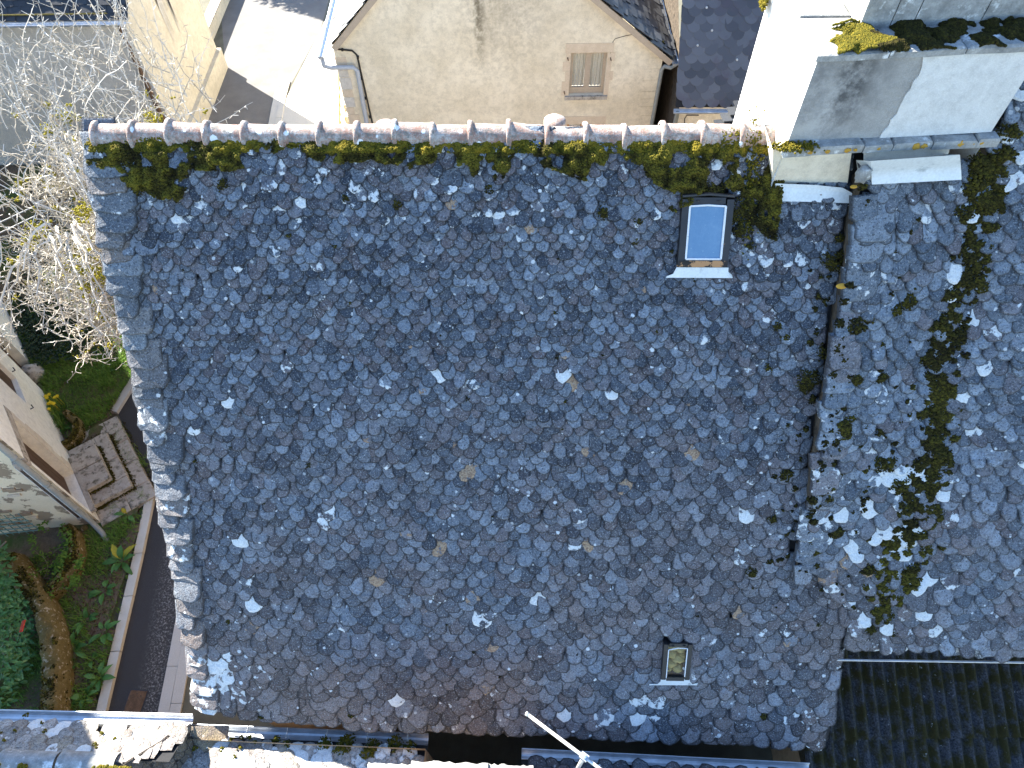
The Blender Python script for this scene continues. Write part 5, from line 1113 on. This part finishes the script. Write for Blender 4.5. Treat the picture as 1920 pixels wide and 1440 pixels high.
o = lt.build('leaf_litter', 'litter'); o['kind'] = 'stuff'; tag(o, 'brown dead leaves scattered on bare soil along the kerb', 'dead leaves')
# weeds at the planter ring
wd = MB(); ws = MB()
vn = thing('planter_weeds', 'spindly climbing shrub with fresh leaves inside the curved planter', 'shrub', tuple(at_z(95, 1045, 0)))
for k in range(9):
    p = at_z(random.uniform(70, 118), random.uniform(1035, 1095), .2); pts = [p]; a = random.uniform(0, 6.28)
    for j in range(7): a += random.uniform(-.6, .6); p = p + np.array([math.cos(a) * .1, math.sin(a) * .1, random.uniform(-.01, .09)]); pts.append(p)
    ws.tube(pts, np.linspace(.011, .004, len(pts)), 4)
    for p in pts[2:]:
        for _ in range(5): th = random.uniform(0, 6.28); leaf(wd, p + rng.normal(size=3) * .03, (math.cos(th), math.sin(th), random.uniform(0, .8)), random.uniform(.04, .075), .035)
for (u, v, n_) in ((128, 1010, 70), (122, 1040, 60), (150, 1058, 80), (112, 1060, 40), (62, 1015, 40), (80, 985, 30), (118, 992, 40), (66, 1085, 30), (140, 1090, 60)):
    for _ in range(n_): th = random.uniform(0, 6.28); leaf(wd, at_z(random.gauss(u, 5), random.gauss(v, 7), random.uniform(.35, .6)), (math.cos(th), math.sin(th), random.uniform(0, .8)), random.uniform(.04, .07), .035)
ws.build('stems', 'vine', vn); wd.build('leaves', 'fresh_leaf', vn, kind='stuff')
# laurel hedge
hd = thing('laurel_hedge', 'glossy green laurel hedge at the lower left edge', 'hedge', (-10.2, 3.6, 0)); Lv = []
for _ in range(5600):
    y = random.uniform(1.9, 5.15); x0_ = np.interp(y, [1.9, 3.0, 4.2, 5.2], [-8.85, -8.75, -8.95, -9.7]) + .25 * (float(vnoise(0, y, 2.5, 130)) - .5)
    k = random.random() ** .6; ang = random.uniform(0, math.pi * .52); R_ = .85
    x = x0_ - R_ + math.cos(ang) * R_ * (.8 + .2 * k) if random.random() < .62 else x0_ - R_ - random.uniform(0, 2.0); z = (1.0 + math.sin(ang) * .75 * (.8 + .2 * k)) if x > x0_ - R_ else 1.0 + .75 * (.82 + .18 * k)
    if random.random() < .3 and x > x0_ - R_ * .5: z = random.uniform(.15, 1.0); x = x0_ - random.uniform(0, .2)
    z += .12 * (float(fbm(x, y, 3, 131)) - .5); out_ = np.array([x - (x0_ - R_), random.uniform(-.6, .6), z - .9]); th = random.uniform(0, 6.28)
    dv_ = unit(out_ * .8 + np.array([math.cos(th), math.sin(th), .1]) * .8); Lv.append(((x, y, z), dv_, random.uniform(.09, .15)))
mb = MB(); size = [(-L_ / px(p)[2] if 0 < px(p)[0] < 60 and px(p)[1] < 1340 else 0) for p, d_, L_ in Lv]; od = np.argsort(size)
for r_, i in enumerate(od):
    p, d_, L_ = Lv[i]; tt = (min(1, max(0, random.gauss(.42, .25))), 0, 0)
    if r_ < 220: m = MB(); leaf(m, p, d_, L_, L_ * .42, t=tt); m.build('leaf', 'laurel', hd, loc=p)
    else: leaf(mb, p, d_, L_, L_ * .42, t=tt)
mb.build('foliage', 'laurel', hd, kind='stuff')
m = MB()
for k in range(9): m.tube([(-9.5 - .25 * (k % 4), 2.2 + k * .34, 0), (-9.4 - .25 * (k % 3), 2.3 + k * .33, .8), (-9.2 - .2 * (k % 4), 2.2 + k * .36, 1.4)], [.04, .03, .015], 6)
m.build('stem', 'vine', hd)
p = at_z(42, 1174, .9); o = MB(); o.box(p, (.07, .2, .015), [unit([1, .1, .4]), unit([-.1, 1, 0]), unit([-.4, 0, 1])]); o = o.build('red_tag', 'red', loc=tuple(p)); tag(o, 'small bright red plastic strip at the edge of the laurel hedge', 'tag')

# ------------------------------------------------------------------ the bare tree
tree = thing('bare_fruit_tree', 'leafless tree with pale lichen-crusted twigs and yellow lichen tufts', 'tree', (-8.35, 10.9, 0))
TC = np.array([-8.25, 10.35, 4.6]); TR = np.array([3.1, 3.7, 2.7])
twigs = MB(); tufts = MB()
def path(p, d, L, n, wob, curl):
    pts = [np.array(p, float)]; d = unit(d); stepL = L / n
    for i in range(n):
        d = unit(d + rng.normal(size=3) * wob + np.array(curl)); pts.append(pts[-1] + d * stepL)
    return np.array(pts), d
def inside(p): return (((p - TC) / TR) ** 2).sum()
tk, td = path((-8.35, 10.9, -.1), (.05, -.08, 1), 2.0, 6, .08, (0, 0, .02)); m = MB(); m.tube(tk, np.linspace(.2, .14, len(tk)), 9); m.build('trunk', 'bark', tree, smooth=True)
nsp = 0
for li in range(16):
    a = li * 2.4 + random.uniform(-.3, .3); up_ = random.uniform(.35, 1.15); L = random.uniform(2.5, 3.6)
    if math.sin(a) < -.55: L *= .62; up_ += .5
    d = (math.cos(a), math.sin(a) * 1.1, up_); lp, ld = path(tk[-1 - li % 3], d, L, 9, .13, (0, 0, .03))
    m = MB(); m.tube(lp, np.linspace(.085, .022, len(lp)), 7); m.build('limb', 'bark', tree, smooth=True)
    for bi in range(17):
        i = random.randint(2, 9); base = lp[i]; od_ = unit(lp[i] - lp[i - 1]); bd = unit(od_ * .6 + rng.normal(size=3) * .75 + np.array([0, 0, .25]))
        bL = random.uniform(.8, 1.7); bp, _ = path(base, bd, bL, 7, .2, (0, 0, random.choice([.05, .05, -.05])))
        if inside(bp[-1]) > 1.25: continue
        twigs.tube(bp, np.linspace(.026, .009, len(bp)), 5, (random.uniform(.3, 1), 0, 0), cap=False)
        for ti_ in range(12):
            j = random.randint(1, 7); q0_ = bp[j]; qd = unit((bp[j] - bp[j - 1]) * 2 / bL + rng.normal(size=3) * .7); tl_ = random.uniform(.3, .85)
            qp, _ = path(q0_, qd, tl_, 5, .25, (0, 0, .04))
            if inside(qp[-1]) > 1.35: continue
            twigs.tube(qp, np.linspace(.012, .005, len(qp)), 3, (random.random(), 0, 0), cap=False)
            if random.random() < .22 and qp[-1][2] < 6.0:
                c_ = qp[random.randint(1, 5)]
                for _ in range(random.randint(4, 12)): ball(tufts, c_ + rng.normal(size=3) * .035, random.uniform(.012, .03), (random.random(), 0, 0))
            for si in range(5):
                k = random.randint(1, 5); sp_, _ = path(qp[k], unit(rng.normal(size=3)), random.uniform(.08, .24), 2, .3, (0, 0, 0)); twigs.tube(sp_, [.007, .005, .005], 3, (random.random(), 0, 0), cap=False); nsp += 1
                if random.random() < .35: ball(twigs, sp_[-1], random.uniform(.008, .014), (random.uniform(.4, 1), 0, 0))
# long upright shoots at the top
for _ in range(230):
    a = random.uniform(0, 6.28); r = math.sqrt(random.random()); b = TC + np.array([math.cos(a) * r * 2.8 + .2, math.sin(a) * r * 3.2 + .4, 1.0 + .6 * (1 - r)]); sp_, _ = path(b, (random.gauss(0, .5), random.gauss(.1, .5), 1), random.uniform(.7, 1.9), 9, .2, (0, 0, .05))
    twigs.tube(sp_, np.linspace(.011, .004, len(sp_)), 4, (random.uniform(.2, 1), 0, 0), cap=False)
    for k in range(2, 9):
        for _ in range(2):
            s2_, _ = path(sp_[k], unit(rng.normal(size=3)), random.uniform(.05, .14), 1, .2, (0, 0, 0)); twigs.tube(s2_, [.007, .005], 3, (random.random(), 0, 0), cap=False)
# low drooping branches towards the lawn
for (u, v, z) in ((20, 640, 3.8), (130, 640, 3.6), (205, 670, 3.4), (222, 640, 3.6), (225, 600, 3.9), (150, 600, 3.8), (85, 610, 3.7), (60, 580, 3.9), (-20, 700, 3.8), (180, 620, 3.5), (240, 560, 4.0)):
    e_ = at_z(u, v, z); b = TC + (e_ - TC) * .35 + np.array([0, 0, .4]); n_ = 9; tt = np.linspace(0, 1, n_)[:, None]; pts = b + (e_ - b) * tt + np.array([0, 0, 1.0]) * (np.sin(tt * 3.14) * .25) + rng.normal(size=(n_, 3)) * .035
    twigs.tube(pts, np.linspace(.028, .007, n_), 4, (random.uniform(.5, 1), 0, 0), cap=False)
    for k in range(2, n_):
        for _ in range(4):
            s2_, _ = path(pts[k], unit(rng.normal(size=3) + np.array([0, 0, -.2])), random.uniform(.12, .45), 4, .3, (0, 0, 0)); twigs.tube(s2_, np.linspace(.009, .005, 5), 3, (random.random(), 0, 0), cap=False); ball(twigs, s2_[-1], .012, (.9, 0, 0))
            for _ in range(2): s3_, _ = path(s2_[random.randint(1, 4)], unit(rng.normal(size=3)), random.uniform(.05, .16), 2, .3, (0, 0, 0)); twigs.tube(s3_, [.007, .005, .005], 3, (random.random(), 0, 0), cap=False)
for (u, v) in ((155, 490), (160, 500), (165, 520), (160, 535), (150, 485), (130, 500), (175, 510), (65, 425), (80, 430), (120, 215), (130, 220), (90, 240), (280, 225), (285, 235), (275, 215), (290, 222), (150, 395), (160, 400), (55, 455), (190, 515)):
    c_ = at_z(u, v, random.uniform(3.6, 4.6) if v > 300 else 3.0)
    for _ in range(45): ball(tufts, c_ + rng.normal(size=3) * (.09, .09, .07), random.uniform(.014, .034), (random.uniform(.2, 1), 0, 0))
twigs.build('twigs', 'twig', tree, kind='stuff'); tufts.build('lichen_tufts', 'leaf_lichen', tree, kind='stuff')
# wrought iron gate under the tree
gt = thing('wrought_iron_gate', 'pale wrought iron gate with scrolls glimpsed through the tree twigs', 'gate', tuple(at_z(90, 470, 0)))
ga, gb = at_z(-10, 520, .1), at_z(180, 425, .1); gd = unit(gb - ga); gl_ = np.linalg.norm(gb - ga)
m = MB()
for h in (0.1, 1.05, 1.3): m.tube([ga + (0, 0, h), gb + (0, 0, h)], .016, 5)
for k in range(int(gl_ / .6) + 2): b = ga + gd * min(k * .6, gl_); m.tube([b, b + (0, 0, 1.4)], .016, 5)
m.build('frame', 'iron_pale', gt)
for k in range(int(gl_ / .3)):
    for hh, sg in ((.42, 1), (.8, -1)):
        c_ = ga + gd * (k * .3 + .15) + np.array([0, 0, hh]); tt = np.linspace(0, 1, 20); m = MB(); m.tube([c_ + gd * (math.cos(t_ * 11) * (.14 - .11 * t_)) * sg + np.array([0, 0, math.sin(t_ * 11) * (.14 - .11 * t_) * 1.2]) for t_ in tt], .011, 4); m.build('scroll', 'iron_pale', gt)
# a conifer outside the picture whose shadow lies on the tarmac
cf = thing('conifer', 'dark conifer beyond the top edge casting a ragged shadow on the pale yard', 'tree', (-12.2, 31.2, 0))
m = MB(); m.tube([(-12.2, 31.2, 0), (-12.2, 31.2, 6.4)], [.16, .03], 7); m.build('trunk', 'vine', cf)
m = MB()
for _ in range(5200):
    z = random.uniform(1.2, 6.6); R_ = (6.9 - z) * .34; a = random.uniform(0, 6.28); r = R_ * random.uniform(.3, 1.1); leaf(m, (-12.2 + math.cos(a) * r, 31.2 + math.sin(a) * r, z), (math.cos(a), math.sin(a), -.2), random.uniform(.15, .3), .1)
m.build('crown', 'ivy', cf, kind='stuff')


# ================================================================== THE STREET HOUSES AT THE BOTTOM
def street_roof(nm, label, uvL, uvR, zg, sun_mat, pitch, depth, xpad=(0, 0), shade_from=None):
    a, b = at_z(*uvL, zg), at_z(*uvR, zg); sx_ = unit(b - a); a = a - sx_ * xpad[0]; L = np.linalg.norm(b - a) + xpad[1]
    dn = unit(np.array([-sx_[1], sx_[0], 0]) * math.cos(pitch) + np.array([0, 0, -math.sin(pitch)]))
    R = Roof(a - dn * depth, sx_, dn, lambda s, d: .03 * (float(vnoise(s, d, 1.5, 150)) - .5)); return R, L
sh1 = thing('street_house', 'low street house at bottom left, its sunlit pale slate roof edged by a zinc gutter', 'house', tuple(at_z(150, 1440, 0)))
RA, LA = street_roof('a', '', (-60, 1350), (356, 1358), 2.95, None, math.radians(38), .6)
mb = MB(); mb.grid(lambda i, j: RA.at(i * LA, j * .6, -.03), 6, 3); r1_ = mb.build('roof', 'deck', sh1)
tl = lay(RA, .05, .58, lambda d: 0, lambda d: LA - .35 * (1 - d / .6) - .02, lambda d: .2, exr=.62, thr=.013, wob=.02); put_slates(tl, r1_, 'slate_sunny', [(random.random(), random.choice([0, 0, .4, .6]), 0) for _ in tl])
for k in range(5):   # broad stone ridge pieces
    s0 = .12 + k * .78; m = MB(); st_ = [(s0, .15), (s0 + .05, .165), (s0 + .1, .15), (s0 + .74, .14)]; V = []
    for (s, r) in st_:
        c_ = RA.at(s, -.02, -.08)
        for j in range(11): th = math.radians(-10 + 200 * j / 10); V.append(c_ + np.array([0, math.cos(th) * r, math.sin(th) * r]))
    if s0 + .74 < LA - .2: m.add(V, [(a * 11 + j, a * 11 + j + 1, (a + 1) * 11 + j + 1, (a + 1) * 11 + j) for a in range(3) for j in range(10)]); m.build('ridge_tile', 'stone_cap', r1_, smooth=True)
mo = MB()
for _ in range(900):
    s = random.uniform(.1, LA - .4)
    if vnoise(s, 3, 5, 160) < .45: continue
    c_ = RA.at(s, -.05, -.08); th = math.radians(random.uniform(95, 150)); ball(mo, c_ + np.array([0, math.cos(th) * .15, math.sin(th) * .15]), random.uniform(.012, .028), (random.uniform(.3, 1), 0, 0))
for _ in range(16): moss_balls(mo, RA, clump(random.uniform(.1, LA - .5), random.uniform(.1, .7), random.uniform(.02, .05), 2500), .01, .02, .03, lambda a, b: .5)
mo.build('moss', 'moss_lit', r1_, kind='stuff')
m = MB(); a, b = at_z(-60, 1340, 2.9), at_z(358, 1350, 2.9); gutter(m, a, b, .07); m.build('gutter', 'zinc', sh1)
# hip of that roof, falling to the right
hp0 = RA.at(LA, .58); hp1 = RA.at(LA - .42, 0); m = MB(); RHd = unit([.1, -.6, -.35]); RHs = unit(hp0 - hp1)
RHp = Roof(hp1, RHs, RHd); Lh = np.linalg.norm(hp0 - hp1); m.add([hp1, hp0, hp1 + np.array([.1, -.6, -.35]), hp0 + np.array([.1, -.6, -.35])], [(0, 1, 2, 3)]); m.add([hp0 - (0, 0, .02), hp0 + np.array([.1, -.6, -.36]), hp0 + np.array([.5, -.7, -.3]), hp0 + np.array([.5, .02, -.12])], [(0, 1, 2, 3)]); m.build('hip', 'slate_olive', sh1)
tl = lay(RHp, .02, .7, lambda d: -.5, lambda d: Lh - d * .25, lambda d: .15, exr=.6, thr=.015); put_slates(tl, r1_, 'slate_olive', [(random.random() * .6, 0, 0) for _ in tl], name='hip_slate')
m = MB(); a0 = RA.at(-.0, .7, -.1); m.grid(lambda i, j: (a[0] + (b[0] - a[0]) * i, a[1] - .12, 2.85 * j), 2, 2); m.build('wall', 'rubble', sh1)

sh2 = thing('middle_street_house', 'street house at bottom centre, slates half in sunlight, with zinc gutter along the alley', 'house', tuple(at_z(560, 1440, 0)))
RB_, LB_ = street_roof('b', '', (343, 1378), (802, 1396), 2.74, None, math.radians(10), 1.1)
mb = MB(); mb.grid(lambda i, j: RB_.at(i * LB_, j * 1.1, -.03), 6, 3); r2_ = mb.build('roof', 'deck', sh2)
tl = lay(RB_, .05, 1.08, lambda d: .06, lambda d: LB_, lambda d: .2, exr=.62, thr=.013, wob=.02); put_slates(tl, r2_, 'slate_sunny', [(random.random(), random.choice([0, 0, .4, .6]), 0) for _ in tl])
mo = MB()
for (u, v, r) in ((372, 1393, .06), (368, 1405, .06), (435, 1390, .04), (455, 1385, .035), (450, 1405, .04), (443, 1420, .035), (418, 1407, .035), (400, 1385, .03), (470, 1385, .04), (480, 1395, .03), (520, 1388, .06), (540, 1396, .05), (610, 1395, .1), (650, 1392, .12), (700, 1400, .1), (740, 1395, .12), (690, 1412, .1), (640, 1405, .1), (770, 1400, .08)):
    s, d = RB_.sd(u, v); moss_balls(mo, RB_, clump(s, d, r, 2500), .01, .02, .03, lambda a, b: .5)
mo.build('moss', 'moss_lit', r2_, kind='stuff')
m = MB(); a, b = at_z(352, 1369, 2.69), at_z(802, 1387, 2.69); gutter(m, a, b, .075)
for k in range(6): p = a + (b - a) * (k + .5) / 6; m.tube([p + (0, .08, .01), p + (0, -.06, .02)], .008, 4)
m.build('gutter', 'zinc', sh2)
m = MB(); c_ = at_z(322, 1446, 2.82); gutter(m, a + (.01, 0, 0), c_, .05); m.grid(lambda i, j: a + (c_ - a) * j + np.array([.05 + i * .09, 0, .01]), 1, 4); m.build('edge_gutter', 'zinc', sh2)
m = MB(); m.grid(lambda i, j: (a[0] + (b[0] - a[0]) * i, a[1] + (b[1] - a[1]) * i - .14, 2.9 * j), 2, 2); m.add([(b[0], b[1] - .14, 0), (b[0], b[1] - .14, 2.9), (b[0], b[1] - 1.2, 3.7), (b[0], b[1] - 1.2, 0)], [(0, 1, 2, 3)]); m.build('wall', 'rubble', sh2)

cp = thing('street_chimney', 'lit pale stone coping with ochre lichen at the very bottom edge', 'chimney', tuple(at_z(780, 1450, 0)))
for (u0, u1, v0, z) in ((690, 770, 1429, 4.35), (771, 915, 1426, 4.37), (916, 1000, 1432, 4.33)):
    p0, p1 = at_z(u0, v0, z), at_z(u1, v0 + (u1 - u0) * .04, z); m = MB(); nn_ = 14
    top = [p0 + (p1 - p0) * i / nn_ + np.array([0, random.uniform(-.012, .012), 0]) for i in range(nn_ + 1)]; V = []
    for p in top: V += [p + (0, -.6, .02), p + (0, -.03, .01 * random.random()), p + (0, 0, -.03), p + (0, .005, -.12), p + (0, -.6, -.12)]
    m.add(V, [(i * 5 + j, i * 5 + j + 1, i * 5 + 6 + j, i * 5 + 5 + j) for i in range(nn_) for j in range(4)]); m.build('coping_stone', 'stone_cap', cp)
m = MB(); p0, p1 = at_z(695, 1440, 4.2), at_z(990, 1450, 4.2); m.box((p0 + p1) / 2 * (1, 1, 0) + (0, -.35, 2.1), (p1[0] - p0[0], .5, 4.2)); m.build('shaft', 'rubble', cp)

sh3 = thing('dark_street_house', 'street house at bottom right in deep shade, marked by a bluish gutter line', 'house', tuple(at_z(1250, 1440, 0)))
RC_, LC_ = street_roof('c', '', (978, 1421), (1520, 1447), 2.95, None, math.radians(36), .9)
mb = MB(); mb.grid(lambda i, j: RC_.at(i * LC_, j * .9, -.03), 6, 3); r3_ = mb.build('roof', 'deck', sh3)
tl = lay(RC_, .05, .88, lambda d: .06, lambda d: LC_, lambda d: .22, exr=.62, thr=.022, wob=.02); put_slates(tl, r3_, 'slate', [(random.random() * .4, 0, 0) for _ in tl])
m = MB(); a, b = at_z(978, 1413, 2.95), at_z(1520, 1441, 2.95); gutter(m, a, b, .06)
m.build('gutter', 'zinc', sh3); m = MB(); m.grid(lambda i, j: (a[0] + (b[0] - a[0]) * i, a[1] + (b[1] - a[1]) * i - .14, 2.85 * j), 2, 2); m.add([(a[0], a[1] - .14, 0), (a[0], a[1] - .14, 2.9), (a[0], a[1] - 1.2, 3.7), (a[0], a[1] - 1.2, 0)], [(0, 1, 2, 3)]); m.build('wall', 'rubble', sh3)
# television aerial
an = thing('television_aerial', 'white-lit television aerial with a long slanting boom above the dark alley', 'aerial', tuple(at_z(1095, 1419, 3.2)))
J = at_z(1095, 1419, 4.9); E0 = at_z(986, 1337, 4.9); bd = unit(J - E0)
m = MB(); m.tube([E0, J + bd * 1.0], .019, 8); m.tube([E0 - bd * .0, E0 + bd * .03], .023, 8); m.build('boom', 'alu', an, smooth=True)
m = MB(); m.tube([J + (0, 0, .08), J - (0, 0, 1.75)], .024, 8); m.build('mast', 'alu', an, smooth=True)
m = MB(); m.box(J, (.09, .07, .07), [bd, unit(np.cross((0, 0, 1), bd)), (0, 0, 1)]); 
for sg in (-1, 1): m.tube([J + bd * .02 * sg + (0, 0, -.06), J + bd * .02 * sg + (0, 0, .07)], .01, 6)
m.build('clamp', 'zinc', an)
m = MB(); pe = at_z(925, 1434, 4.6); m.tube([pe, pe + (.22, -.16, .0), pe + (.55, -.4, .02)], .018, 7); m.build('element', 'alu', an, smooth=True)
